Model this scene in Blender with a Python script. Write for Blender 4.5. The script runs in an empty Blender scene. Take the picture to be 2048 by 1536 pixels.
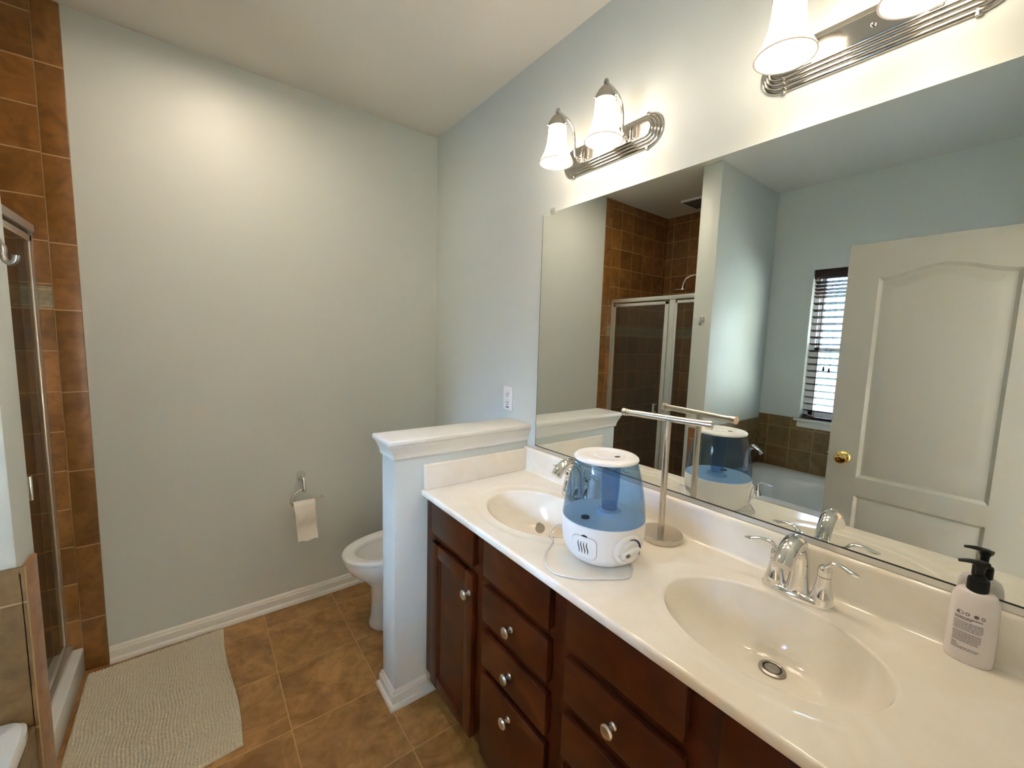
import bpy, bmesh, math, random
from mathutils import Vector, Matrix
random.seed(7)
PI = math.pi
S = bpy.context.scene
C = S.collection

# ---------------------------------------------------------------- camera
F_PX = 827.83
YAW, PITCH, ROLL = 0.65427, 0.10379, 0.02914
cam_d = bpy.data.cameras.new('camera')
cam_d.sensor_width = 36.0
cam_d.lens = F_PX / 2048 * 36.0
cam_d.clip_start = 0.005
cam = bpy.data.objects.new('camera', cam_d)
C.objects.link(cam)
fwd = Vector((math.sin(YAW) * math.cos(PITCH), math.cos(YAW) * math.cos(PITCH), -math.sin(PITCH)))
rgt = Vector((math.cos(YAW), -math.sin(YAW), 0))
upv = rgt.cross(fwd)
r2 = math.cos(ROLL) * rgt + math.sin(ROLL) * upv
u2 = -math.sin(ROLL) * rgt + math.cos(ROLL) * upv
cam.matrix_world = Matrix(((r2.x, u2.x, -fwd.x, -1.2507), (r2.y, u2.y, -fwd.y, -2.4639), (r2.z, u2.z, -fwd.z, 1.5038), (0, 0, 0, 1)))
S.camera = cam

# ---------------------------------------------------------------- world, exposure
W = bpy.data.worlds.new('daylight'); S.world = W
W.use_nodes = True
bgn = W.node_tree.nodes['Background']
bgn.inputs[0].default_value = (0.49, 0.71, 1.0, 1)
bgn.inputs[1].default_value = 66.0
S.view_settings.view_transform = 'Standard'
S.view_settings.look = 'None'
S.view_settings.gamma = 1.0
S.view_settings.use_curve_mapping = False
S.view_settings.exposure = 1.57
S.cycles.max_bounces = 14
S.cycles.diffuse_bounces = 6
S.cycles.glossy_bounces = 6
S.cycles.transparent_max_bounces = 32
S.cycles.use_denoising = True
S.cycles.sample_clamp_indirect = 10.0
LAMP = (1.0, 0.82, 0.64)
SHADE_E = 6.8
CAN_E = 48.0
BULB_E = 31.0

# ---------------------------------------------------------------- helpers
def srgb(r, g, b):
    f = lambda c: (c / 12.92 if c <= 0.04045 else ((c + 0.055) / 1.055) ** 2.4)
    return (f(r / 255), f(g / 255), f(b / 255), 1)

def box(bm, x0, x1, y0, y1, z0, z1, bev=0.0, seg=2):
    x0, x1 = min(x0, x1), max(x0, x1); y0, y1 = min(y0, y1), max(y0, y1); z0, z1 = min(z0, z1), max(z0, z1)
    r = bmesh.ops.create_cube(bm, size=1.0, matrix=Matrix.Translation(((x0 + x1) / 2, (y0 + y1) / 2, (z0 + z1) / 2)) @ Matrix.Diagonal((x1 - x0, y1 - y0, z1 - z0, 1)))
    if bev > 0:
        es = list({e for v in r['verts'] for e in v.link_edges})
        bmesh.ops.bevel(bm, geom=es, offset=bev, segments=seg, affect='EDGES', profile=0.5)

def grid(bm, rows, closed=False, cap0=False, cap1=False, flip=False):
    """rows: list of lists of points, equal length."""
    R = [[bm.verts.new(p) for p in r] for r in rows]
    n = len(R[0])
    for a, b in zip(R, R[1:]):
        for i in range(n if closed else n - 1):
            j = (i + 1) % n
            q = (a[i], a[j], b[j], b[i])
            if flip: q = q[::-1]
            try: bm.faces.new(q)
            except ValueError: pass
    if cap0: bm.faces.new(R[0] if flip else R[0][::-1])
    if cap1: bm.faces.new(R[-1][::-1] if flip else R[-1])
    return R

def lathe(bm, prof, center=(0, 0, 0), axis='z', n=48, sx=1.0, sy=1.0, M=None, cap=True):
    """prof: (radius, height) list."""
    rows = []
    for r, h in prof:
        r = max(r, 1e-5)
        row = []
        for i in range(n):
            t = 2 * PI * i / n
            p = Vector((r * math.cos(t) * sx, r * math.sin(t) * sy, h))
            if axis == 'x': p = Vector((p.z, p.x, p.y))
            elif axis == 'y': p = Vector((p.y, p.z, p.x))
            if M is not None: p = M @ p
            row.append(p + Vector(center))
        rows.append(row)
    grid(bm, rows, closed=True, cap0=cap, cap1=cap)

def smooth_path(pts, k=6):
    P = [Vector(p) for p in pts]
    if len(P) < 3: return P
    out = []
    for i in range(len(P) - 1):
        p0 = P[max(i - 1, 0)]; p1 = P[i]; p2 = P[i + 1]; p3 = P[min(i + 2, len(P) - 1)]
        for j in range(k):
            t = j / k
            out.append(0.5 * ((2 * p1) + (-p0 + p2) * t + (2 * p0 - 5 * p1 + 4 * p2 - p3) * t * t + (-p0 + 3 * p1 - 3 * p2 + p3) * t ** 3))
    out.append(P[-1])
    return out

def tube(bm, pts, rad, n=12, k=6, flat=1.0, up=(0, 0, 1)):
    """rad: number or list per control point; flat scales the second cross axis."""
    P = smooth_path(pts, k) if k > 1 else [Vector(p) for p in pts]
    if isinstance(rad, (int, float)): R = [rad] * len(P)
    else:
        R = []
        m = len(pts) - 1
        for i in range(len(P)):
            t = i / (len(P) - 1) * m; a = min(int(t), m - 1)
            R.append(rad[a] + (rad[a + 1] - rad[a]) * (t - a))
    rows = []
    prev = None
    for i, p in enumerate(P):
        d = (P[min(i + 1, len(P) - 1)] - P[max(i - 1, 0)]).normalized()
        if prev is None:
            a = Vector(up)
            if abs(a.dot(d)) > 0.95: a = Vector((1, 0, 0))
            s = d.cross(a).normalized()
        else:
            s = (prev - d * prev.dot(d)).normalized()
        prev = s
        t = d.cross(s)
        rows.append([p + R[i] * (math.cos(2 * PI * j / n) * s + flat * math.sin(2 * PI * j / n) * t) for j in range(n)])
    grid(bm, rows, closed=True, cap0=True, cap1=True)

def prism(bm, poly, fn, a, b):
    """extrude closed 2D polygon between parameters a and b; fn(u,v,t)->point"""
    A = [bm.verts.new(fn(u, v, a)) for u, v in poly]
    B = [bm.verts.new(fn(u, v, b)) for u, v in poly]
    n = len(poly)
    bm.faces.new(A[::-1]); bm.faces.new(B)
    for i in range(n):
        bm.faces.new((A[i], A[(i + 1) % n], B[(i + 1) % n], B[i]))

def obj(name, bm, mat, parent=None, smooth=35, **props):
    bmesh.ops.recalc_face_normals(bm, faces=bm.faces)
    me = bpy.data.meshes.new(name)
    if parent is not None:
        o0 = parent['_o']
        bmesh.ops.translate(bm, verts=bm.verts, vec=-Vector(o0))
    bm.to_mesh(me); bm.free()
    for m in (mat if isinstance(mat, (list, tuple)) else [mat]): me.materials.append(m)
    if smooth:
        me.shade_smooth()
        me.set_sharp_from_angle(angle=math.radians(smooth))
    o = bpy.data.objects.new(name, me)
    C.objects.link(o)
    if parent is not None:
        o.parent = parent
        o['_o'] = tuple(parent['_o'])
    else:
        o['_o'] = (0.0, 0.0, 0.0)
    for k, v in props.items(): o[k] = v
    return o

def thing(name, label, cat, loc, group=None, kind=None):
    o = bpy.data.objects.new(name, None)
    C.objects.link(o)
    o.location = loc; o.empty_display_size = 0.05
    o['_o'] = tuple(loc)
    o['label'] = label; o['category'] = cat
    if group: o['group'] = group
    if kind: o['kind'] = kind
    return o

def struct(name, bm, mat, label=None, parent=None, smooth=35):
    o = obj(name, bm, mat, parent, smooth)
    if parent is None: o['kind'] = 'structure'
    if label:
        o['label'] = label
    return o

NB = bmesh.new

# ---------------------------------------------------------------- materials
def nodes(name):
    m = bpy.data.materials.new(name); m.use_nodes = True
    nt = m.node_tree
    return m, nt, nt.nodes['Principled BSDF']

def N(nt, typ, **kw):
    n = nt.nodes.new(typ)
    for k, v in kw.items():
        setattr(n, k, v)
    return n

def M(nt, op, a, b=None, c=None):
    n = N(nt, 'ShaderNodeMath', operation=op)
    for i, v in enumerate((a, b, c)):
        if v is None: continue
        if isinstance(v, (int, float)): n.inputs[i].default_value = v
        else: nt.links.new(v, n.inputs[i])
    return n.outputs[0]

def mixc(nt, fac, a, b):
    n = N(nt, 'ShaderNodeMix', data_type='RGBA')
    for i, v in ((0, fac), (6, a), (7, b)):
        if isinstance(v, (int, float)): n.inputs[i].default_value = v
        elif isinstance(v, tuple): n.inputs[i].default_value = v
        else: nt.links.new(v, n.inputs[i])
    return n.outputs[2]

def simple(name, col, rough=0.5, metal=0.0, spec=0.5, bump=None, coat=0.0, var=None):
    m, nt, b = nodes(name)
    b.inputs['Base Color'].default_value = col
    b.inputs['Roughness'].default_value = rough
    b.inputs['Metallic'].default_value = metal
    b.inputs['Specular IOR Level'].default_value = spec
    b.inputs['Coat Weight'].default_value = coat
    tc = N(nt, 'ShaderNodeTexCoord')
    if bump:
        no = N(nt, 'ShaderNodeTexNoise'); no.inputs['Scale'].default_value = bump[0]; no.inputs['Detail'].default_value = 3
        nt.links.new(tc.outputs['Object'], no.inputs['Vector'])
        bp = N(nt, 'ShaderNodeBump'); bp.inputs['Strength'].default_value = bump[1]; bp.inputs['Distance'].default_value = 0.002
        nt.links.new(no.outputs['Fac'], bp.inputs['Height'])
        nt.links.new(bp.outputs['Normal'], b.inputs['Normal'])
    if var:
        no = N(nt, 'ShaderNodeTexNoise'); no.inputs['Scale'].default_value = var[0]; no.inputs['Detail'].default_value = 5
        no.inputs['Distortion'].default_value = var[2] if len(var) > 2 else 0.0
        nt.links.new(tc.outputs['Object'], no.inputs['Vector'])
        rm = N(nt, 'ShaderNodeMapRange'); rm.inputs[1].default_value = 0.35; rm.inputs[2].default_value = 0.65
        nt.links.new(no.outputs['Fac'], rm.inputs[0])
        nt.links.new(mixc(nt, rm.outputs[0], col, var[1]), b.inputs['Base Color'])
    return m

def pos_axis(nt):
    g = N(nt, 'ShaderNodeNewGeometry')
    s = N(nt, 'ShaderNodeSeparateXYZ')
    nt.links.new(g.outputs['Position'], s.inputs[0])
    return g.outputs['Position'], {'x': s.outputs[0], 'y': s.outputs[1], 'z': s.outputs[2]}

def tile_mat(name, ua, u0, pu, va, v0, pv, colA, colB, colC, grout, gw=0.004, rough=0.35, split=None, band=None, nscale=5.0, tint=0.35, spec=0.5):
    m, nt, b = nodes(name)
    P, ax = pos_axis(nt)
    u = M(nt, 'DIVIDE', M(nt, 'SUBTRACT', ax[ua], u0), pu)
    vv = ax[va]
    if split:   # (level, new origin): rows restart below the band
        d = (v0 - split[1])
        vv = M(nt, 'ADD', vv, M(nt, 'MULTIPLY', M(nt, 'LESS_THAN', vv, split[0]), d))
    v = M(nt, 'DIVIDE', M(nt, 'SUBTRACT', vv, v0), pv)
    fu = M(nt, 'FRACT', u); fv = M(nt, 'FRACT', v)
    du = M(nt, 'MULTIPLY', M(nt, 'MINIMUM', fu, M(nt, 'SUBTRACT', 1.0, fu)), abs(pu))
    dv = M(nt, 'MULTIPLY', M(nt, 'MINIMUM', fv, M(nt, 'SUBTRACT', 1.0, fv)), abs(pv))
    d = M(nt, 'MINIMUM', du, dv)
    ss = N(nt, 'ShaderNodeMapRange', interpolation_type='SMOOTHSTEP')
    ss.inputs[1].default_value = gw * 0.35; ss.inputs[2].default_value = gw * 0.75
    nt.links.new(d, ss.inputs[0])
    tile = ss.outputs[0]                     # 1 on tile, 0 in grout
    cid = N(nt, 'ShaderNodeCombineXYZ')
    nt.links.new(M(nt, 'FLOOR', u), cid.inputs[0]); nt.links.new(M(nt, 'FLOOR', v), cid.inputs[1])
    wn = N(nt, 'ShaderNodeTexWhiteNoise', noise_dimensions='3D'); nt.links.new(cid.outputs[0], wn.inputs['Vector'])
    # each tile looks at its own piece of the stone pattern
    off = N(nt, 'ShaderNodeVectorMath', operation='SCALE'); nt.links.new(wn.outputs['Color'], off.inputs[0]); off.inputs['Scale'].default_value = 7.0
    ad = N(nt, 'ShaderNodeVectorMath', operation='ADD'); nt.links.new(P, ad.inputs[0]); nt.links.new(off.outputs[0], ad.inputs[1])
    n1 = N(nt, 'ShaderNodeTexNoise'); n1.inputs['Scale'].default_value = nscale; n1.inputs['Detail'].default_value = 6; n1.inputs['Roughness'].default_value = 0.62; n1.inputs['Distortion'].default_value = 1.3
    nt.links.new(ad.outputs[0], n1.inputs['Vector'])
    n2 = N(nt, 'ShaderNodeTexNoise'); n2.inputs['Scale'].default_value = nscale * 5; n2.inputs['Detail'].default_value = 5; n2.inputs['Distortion'].default_value = 0.6
    nt.links.new(ad.outputs[0], n2.inputs['Vector'])
    r1 = N(nt, 'ShaderNodeMapRange'); r1.inputs[1].default_value = 0.34; r1.inputs[2].default_value = 0.66; nt.links.new(n1.outputs['Fac'], r1.inputs[0])
    r2_ = N(nt, 'ShaderNodeMapRange'); r2_.inputs[1].default_value = 0.45; r2_.inputs[2].default_value = 0.75; nt.links.new(n2.outputs['Fac'], r2_.inputs[0])
    c1 = mixc(nt, r1.outputs[0], colA, colB)
    c2 = mixc(nt, M(nt, 'MULTIPLY', r2_.outputs[0], 0.55), c1, colC)
    sc = M(nt, 'ADD', 1.0 - tint / 2, M(nt, 'MULTIPLY', wn.outputs['Value'], tint))
    hs = N(nt, 'ShaderNodeHueSaturation'); nt.links.new(c2, hs.inputs['Color']); nt.links.new(sc, hs.inputs['Value'])
    tc = hs.outputs[0]
    if band:
        inb = M(nt, 'MULTIPLY', M(nt, 'GREATER_THAN', ax['z'], band[0]), M(nt, 'LESS_THAN', ax['z'], band[1]))
        bn = N(nt, 'ShaderNodeTexVoronoi'); bn.inputs['Scale'].default_value = 55; nt.links.new(P, bn.inputs['Vector'])
        bc = mixc(nt, bn.outputs['Distance'], band[2], band[3])
        # narrow liner lines at the band's two edges
        e1 = M(nt, 'LESS_THAN', M(nt, 'ABSOLUTE', M(nt, 'SUBTRACT', ax['z'], band[0] + 0.012)), 0.002)
        e2 = M(nt, 'LESS_THAN', M(nt, 'ABSOLUTE', M(nt, 'SUBTRACT', ax['z'], band[1] - 0.012)), 0.002)
        bc = mixc(nt, M(nt, 'MAXIMUM', e1, e2), bc, grout)
        tc = mixc(nt, inb, tc, bc)
    col = mixc(nt, tile, grout, tc)
    nt.links.new(col, b.inputs['Base Color'])
    b.inputs['Specular IOR Level'].default_value = spec
    rr = M(nt, 'SUBTRACT', 0.85, M(nt, 'MULTIPLY', tile, 0.85 - rough))
    rr = M(nt, 'ADD', rr, M(nt, 'MULTIPLY', r2_.outputs[0], 0.08))
    nt.links.new(rr, b.inputs['Roughness'])
    h = M(nt, 'ADD', M(nt, 'MULTIPLY', tile, 1.0), M(nt, 'MULTIPLY', n2.outputs['Fac'], 0.35))
    bp = N(nt, 'ShaderNodeBump'); bp.inputs['Strength'].default_value = 0.5; bp.inputs['Distance'].default_value = 0.0015
    nt.links.new(h, bp.inputs['Height']); nt.links.new(bp.outputs['Normal'], b.inputs['Normal'])
    return m

def clear_mat(name, col, refl_rough=0.02, ior=1.45, refl=1.0, haze=0.0, hazecol=(0.8, 0.8, 0.8, 1)):
    m, nt, b = nodes(name)
    nt.nodes.remove(b)
    out = nt.nodes['Material Output']
    t = N(nt, 'ShaderNodeBsdfTransparent'); t.inputs[0].default_value = col
    g = N(nt, 'ShaderNodeBsdfGlossy'); g.inputs['Roughness'].default_value = refl_rough
    fr = N(nt, 'ShaderNodeFresnel'); fr.inputs[0].default_value = ior
    geo = N(nt, 'ShaderNodeNewGeometry')
    # reflect on the outer side only, so light leaving the solid is not reflected totally
    fac = M(nt, 'MULTIPLY', M(nt, 'MULTIPLY', fr.outputs[0], refl), M(nt, 'SUBTRACT', 1.0, geo.outputs['Backfacing']))
    mx = N(nt, 'ShaderNodeMixShader')
    src = t.outputs[0]
    if haze > 0:
        df = N(nt, 'ShaderNodeBsdfDiffuse'); df.inputs[0].default_value = hazecol
        m2 = N(nt, 'ShaderNodeMixShader'); m2.inputs[0].default_value = haze
        nt.links.new(t.outputs[0], m2.inputs[1]); nt.links.new(df.outputs[0], m2.inputs[2]); src = m2.outputs[0]
    nt.links.new(fac, mx.inputs[0]); nt.links.new(src, mx.inputs[1]); nt.links.new(g.outputs[0], mx.inputs[2])
    nt.links.new(mx.outputs[0], out.inputs[0])
    return m

MAT = {}
MAT['paint'] = simple('wall_paint', srgb(207, 213, 209), rough=0.45, spec=0.45, bump=(260, 0.10))
MAT['ceil'] = simple('ceiling_paint', srgb(226, 223, 214), rough=0.6, spec=0.25, bump=(200, 0.08))
MAT['trim'] = simple('white_trim_paint', srgb(232, 232, 228), rough=0.28)
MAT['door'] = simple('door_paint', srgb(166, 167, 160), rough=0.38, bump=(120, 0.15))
MAT['floor'] = tile_mat('floor_tile', 'x', -0.673, 0.341, 'y', -1.178, 0.341, srgb(134, 92, 42), srgb(186, 140, 84), srgb(108, 76, 34), srgb(186, 150, 102), gw=0.0042, rough=0.34, nscale=5.0, tint=0.22)
WT = (srgb(118, 79, 36), srgb(150, 104, 54), srgb(92, 59, 26), srgb(184, 152, 112))
BAND = (1.577, 1.666, srgb(150, 144, 120), srgb(112, 106, 86))
MAT['tile_back'] = tile_mat('shower_tile_back', 'x', -1.99, 0.1655, 'z', 2.675, 0.1665, *WT, split=(1.62, 1.577), band=BAND, rough=0.3)
MAT['tile_side'] = tile_mat('shower_tile_side', 'y', -0.085, 0.1655, 'z', 2.675, 0.1665, *WT, split=(1.62, 1.577), band=BAND, rough=0.3)
MAT['tile_strip'] = tile_mat('bullnose_tile', 'x', -1.694, 0.5, 'z', 2.507, 0.3345, *WT, split=(1.70, 1.575), rough=0.3)
TT = (srgb(108, 82, 48), srgb(134, 106, 68), srgb(88, 64, 38), srgb(160, 136, 100))
MAT['tub_tile_y'] = tile_mat('tub_tile_side', 'y', -1.07, 0.16, 'z', 0.875, 0.165, *TT, rough=0.3)
MAT['tub_tile_x'] = tile_mat('tub_tile_end', 'x', -1.60, 0.335, 'z', 0.836, 0.335, *TT, rough=0.5, spec=0.3)
MAT['bull_o'] = tile_mat('tub_bullnose', 'y', -0.5, 2.0, 'z', 0.836, 0.30, srgb(140, 92, 50), srgb(156, 106, 62), srgb(118, 76, 40), srgb(176, 146, 108), rough=0.3, tint=0.1)
MAT['wood'] = simple('cherry_wood', srgb(70, 30, 7), rough=0.36, var=(9, srgb(52, 20, 3), 1.0), spec=0.25)
MAT['counter'] = simple('cultured_marble', srgb(243, 238, 228), rough=0.12, spec=0.55, var=(5, srgb(238, 231, 217), 2.0))
MAT['chrome'] = simple('chrome', (0.82, 0.82, 0.82, 1), rough=0.06, metal=1.0)
MAT['nickel'] = simple('brushed_nickel', (0.60, 0.56, 0.50, 1), rough=0.27, metal=1.0, bump=(500, 0.05))
MAT['satin'] = simple('satin_nickel', (0.62, 0.60, 0.57, 1), rough=0.3, metal=1.0)
MAT['dnickel'] = simple('aged_nickel', (0.40, 0.39, 0.37, 1), rough=0.3, metal=1.0)
MAT['alu'] = simple('silver_aluminium', (0.72, 0.72, 0.70, 1), rough=0.32, metal=0.85)
MAT['fixture'] = simple('polished_nickel', (0.52, 0.50, 0.46, 1), rough=0.13, metal=1.0)
MAT['brass'] = simple('polished_brass', (0.78, 0.58, 0.20, 1), rough=0.12, metal=1.0)
MAT['porc'] = simple('porcelain', srgb(240, 240, 240), rough=0.1, spec=0.55)
MAT['plastic'] = simple('white_plastic', srgb(238, 239, 240), rough=0.32)
MAT['acrylic'] = simple('tub_acrylic', srgb(222, 224, 224), rough=0.15)
MAT['black'] = simple('black_plastic', srgb(9, 9, 9), rough=0.45, spec=0.3)
MAT['dark'] = simple('dark_slot', srgb(30, 30, 32), rough=0.6)
MAT['ink'] = simple('grey_print', srgb(112, 110, 114), rough=0.6)
MAT['inkd'] = simple('dark_print', srgb(58, 56, 62), rough=0.6)
MAT['bluep'] = simple('blue_print', srgb(38, 50, 120), rough=0.5)
MAT['drain'] = simple('worn_drain_metal', (0.36, 0.34, 0.31, 1), rough=0.34, metal=0.9)
MAT['paper'] = simple('tissue_paper', srgb(244, 240, 232), rough=0.9, spec=0.1, bump=(90, 0.5))
MAT['blind'] = simple('dark_stained_slat', srgb(50, 24, 18), rough=0.5, spec=0.3, var=(12, srgb(36, 17, 14)))
MAT['cordw'] = simple('white_cord', srgb(222, 221, 218), rough=0.5)
MAT['cordd'] = simple('blind_cord', srgb(46, 32, 28), rough=0.8)
MAT['siding'] = simple('grey_siding', srgb(66, 70, 74), rough=0.7)
MAT['vinyl'] = simple('window_vinyl', srgb(236, 238, 240), rough=0.35)
MAT['soap'] = simple('soap_bottle', srgb(240, 232, 232), rough=0.3)
MAT['glass'] = clear_mat('window_glass', (0.97, 0.98, 0.98, 1))
MAT['shglass'] = clear_mat('shower_glass', (0.80, 0.77, 0.70, 1), haze=0.035, hazecol=(0.5, 0.48, 0.4, 1))
MAT['tank'] = clear_mat('blue_tank_plastic', (0.69, 0.795, 0.89, 1), refl_rough=0.04, refl=0.9, haze=0.02, hazecol=(0.35, 0.5, 0.75, 1))
MAT['clip'] = clear_mat('clear_clip', (0.88, 0.88, 0.86, 1), refl_rough=0.05, haze=0.25, hazecol=(0.85, 0.84, 0.8, 1))
MAT['mirror'] = simple('mirror_glass', (0.83, 0.87, 0.855, 1), rough=0.0, metal=1.0)
MAT['carpet'] = simple('bedroom_carpet', srgb(170, 160, 145), rough=0.95)

def rug_mat():
    m, nt, b = nodes('chenille_rug')
    P, ax = pos_axis(nt)
    no = N(nt, 'ShaderNodeTexNoise'); no.inputs['Scale'].default_value = 160; no.inputs['Detail'].default_value = 3; nt.links.new(P, no.inputs['Vector'])
    n2 = N(nt, 'ShaderNodeTexNoise'); n2.inputs['Scale'].default_value = 14; n2.inputs['Detail'].default_value = 3; nt.links.new(P, n2.inputs['Vector'])
    c = mixc(nt, no.outputs['Fac'], srgb(172, 163, 142), srgb(240, 232, 210))
    c = mixc(nt, M(nt, 'MULTIPLY', n2.outputs['Fac'], 0.35), c, srgb(196, 188, 166))
    nt.links.new(c, b.inputs['Base Color']); b.inputs['Roughness'].default_value = 0.95; b.inputs['Specular IOR Level'].default_value = 0.1
    b.inputs['Sheen Weight'].default_value = 0.2
    bp = N(nt, 'ShaderNodeBump'); bp.inputs['Strength'].default_value = 0.8; bp.inputs['Distance'].default_value = 0.003
    nt.links.new(no.outputs['Fac'], bp.inputs['Height']); nt.links.new(bp.outputs['Normal'], b.inputs['Normal'])
    return m
MAT['rug'] = rug_mat()

def emit(name, col, s, base=(0.42, 0.40, 0.36, 1), grad=None):
    m, nt, b = nodes(name)
    b.inputs['Base Color'].default_value = base
    b.inputs['Roughness'].default_value = 0.3
    b.inputs['Emission Color'].default_value = (*col, 1)
    b.inputs['Emission Strength'].default_value = s
    if grad:   # the bulb sits high in the bell: the flared lip glows less
        P, ax = pos_axis(nt)
        r = N(nt, 'ShaderNodeMapRange', interpolation_type='SMOOTHSTEP')
        r.inputs[1].default_value = grad[0]; r.inputs[2].default_value = grad[1]; r.inputs[3].default_value = grad[2]; r.inputs[4].default_value = s
        nt.links.new(ax['z'], r.inputs[0]); nt.links.new(r.outputs[0], b.inputs['Emission Strength'])
    return m
MAT['shade'] = emit('frosted_lamp_glass', LAMP, SHADE_E, grad=(2.162, 2.203, 0.13))
MAT['bulb'] = emit('lit_bulb', LAMP, BULB_E)

# ---------------------------------------------------------------- room shell
H = 2.743; XW = -2.54; YF = -2.55
b = NB(); box(b, XW, 0, YF - 0.1, 0, -0.1, 0); struct('floor', b, MAT['floor'], 'brown slate look square tile floor with pale grout')
b = NB(); box(b, XW - 0.1, 0.1, YF - 0.1, 0.1, H, H + 0.1); struct('ceiling', b, MAT['ceil'], 'plain painted ceiling')
b = NB(); box(b, 0, 0.1, YF - 0.1, 0.1, -0.1, H); struct('wall_right', b, MAT['paint'], 'pale grey wall behind the long mirror')
b = NB(); box(b, XW - 0.1, 0, 0, 0.1, -0.1, H); struct('wall_back', b, MAT['paint'], 'pale grey wall behind the toilet paper holder')
# window wall with opening
WY0, WY1, WZ0, WZ1 = -1.90, -1.283, 0.958, 2.108
b = NB()
box(b, XW - 0.1, XW, YF - 0.1, WY0, -0.1, H); box(b, XW - 0.1, XW, WY1, 0.0, -0.1, H)
box(b, XW - 0.1, XW, WY0, WY1, -0.1, WZ0); box(b, XW - 0.1, XW, WY0, WY1, WZ1, H)
struct('wall_left', b, MAT['paint'], 'pale grey wall around the tub window')
# entry wall with doorway
b = NB()
box(b, XW, -1.465, YF - 0.1, YF, 0, H); box(b, -0.74, 0, YF - 0.1, YF, 0, H); box(b, -1.465, -0.74, YF - 0.1, YF, 2.06, H)
struct('wall_front', b, MAT['paint'], 'wall with the open doorway')
# wing wall between shower and tub
b = NB(); box(b, XW, -1.615, -0.99, -0.855, 0, H, 0.004); struct('wall_divider', b, MAT['paint'], 'narrow wing wall between shower and tub')
# pony wall
SX, SY0, SY1 = -0.66, -0.966, -0.836
b = NB(); box(b, SX, 0, SY0, SY1, 0, 1.09, 0.003); struct('wall_partition', b, MAT['paint'], 'half height wall between vanity and toilet')
CX, CY0, CY1, CZ = -0.694, -0.994, -0.810, 1.115
b = NB(); box(b, CX, 0, CY0, CY1, CZ - 0.022, CZ, 0.007, 3)
struct('trim_1', b, MAT['trim'], 'white cap board on top of the half wall')
def ring_mould(bm, prof, x0, y0, y1):
    """profile (offset out, z) run along front face, end face and back face of the half wall"""
    for (o0, z0), (o1, z1) in zip(prof, prof[1:]):
        rows = []
        for o, z in ((o0, z0), (o1, z1)):
            rows.append([(0, y0 - o, z), (x0 - o, y0 - o, z), (x0 - o, y1 + o, z), (0, y1 + o, z)])
        grid(bm, rows)
b = NB()
prof = [(0, 1.032), (0.006, 1.034), (0.008, 1.040), (0.006, 1.046), (0.009, 1.048), (0.009, 1.054), (0.012, 1.062), (0.0165, 1.074), (0.021, 1.083), (0.0235, 1.088), (0.024, 1.093), (0, 1.093)]
ring_mould(b, prof, SX, SY0, SY1)
struct('trim_2', b, MAT['trim'], 'white stepped moulding under the half wall cap')
b = NB()
bprof = [(0.0, 0.0), (0.023, 0.0), (0.0235, 0.010), (0.019, 0.020), (0.012, 0.023), (0.012, 0.056), (0.008, 0.060), (0.0085, 0.066), (0.004, 0.074), (0, 0.076)]
for (o0, z0), (o1, z1) in zip(bprof, bprof[1:]):
    rows = []
    for o, z in ((o0, z0), (o1, z1)):
        rows.append([(-0.52 + 0.037 * (z < 0.03), SY0 - o, z), (SX - o, SY0 - o, z), (SX - o, SY1 + o, z), (0, SY1 + o, z)])
    grid(b, rows)
struct('baseboard_partition', b, MAT['trim'], 'white baseboard wrapping the half wall')
b = NB()
prism(b, [(-o, z) for o, z in bprof], lambda u, v, t: (t, u, v), -1.613, 0.0)
struct('baseboard_back', b, MAT['trim'], 'white baseboard along the back wall')
# shower and tub tile
b = NB(); box(b, -2.54, -1.695, -0.010, 0.0, 0, H); struct('wall_tile_back', b, MAT['tile_back'], 'brown square wall tile in the shower')
b = NB(); box(b, -1.695, -1.615, -0.011, 0.0, 0, H, 0.003); struct('trim_3', b, MAT['tile_strip'], 'brown bullnose tile strip at the edge of the shower wall')
b = NB(); box(b, -2.54, -2.525, -0.855, -0.010, 0, H); struct('wall_tile_left', b, MAT['tile_side'], 'brown square wall tile at the shower side')
b = NB(); box(b, -2.525, -1.70, -0.865, -0.855 + 0.01, 0, H); struct('wall_tile_divider', b, MAT['tile_back'], 'brown wall tile on the shower side of the wing wall')
b = NB(); box(b, -2.54, -2.53, -2.55, -0.99, 0.5, 0.963, 0.003); struct('wall_tile_tub', b, MAT['tub_tile_y'], 'tan tile behind the tub')
b = NB(); box(b, -2.53, -1.60, -1.000, -0.99, 0.0, 0.925, 0.003); struct('wall_tile_tub_end', b, MAT['tub_tile_x'], 'tan tile on the tub side of the wing wall')
b = NB(); box(b, -1.615, -1.603, -1.000, -0.888, 0.0, 0.915, 0.005, 3); struct('trim_4', b, MAT['bull_o'], 'tan bullnose tile on the end of the wing wall')

# ---------------------------------------------------------------- bedroom beyond the doorway
# window opening invented beside the doorway to send only bounced light into the bathroom
BX0, BX1, BY0 = -4.2, 2.6, -5.4
b = NB(); box(b, BX0, BX1, BY0, YF - 0.1, -0.1, 0.0)
struct('floor_bedroom', b, MAT['carpet'], 'carpet beyond the doorway')
b = NB(); box(b, BX0, BX1, BY0, YF - 0.1, H, H + 0.1); struct('ceiling_bedroom', b, MAT['ceil'], 'ceiling beyond the doorway')
b = NB()
box(b, BX1, BX1 + 0.1, BY0, YF, 0, H); box(b, BX0 - 0.1, BX0, BY0, YF, 0, H); box(b, BX0, BX1, BY0 - 0.1, BY0, 0, H)
yA, yB = YF - 0.1, YF
box(b, 0.1, 0.5, yA, yB, 0, H); box(b, 1.7, BX1, yA, yB, 0, H); box(b, 0.5, 1.7, yA, yB, 0, 0.8); box(b, 0.5, 1.7, yA, yB, 2.1, H)
box(b, BX0, XW - 0.1, yA, yB, 0, H)
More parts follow.
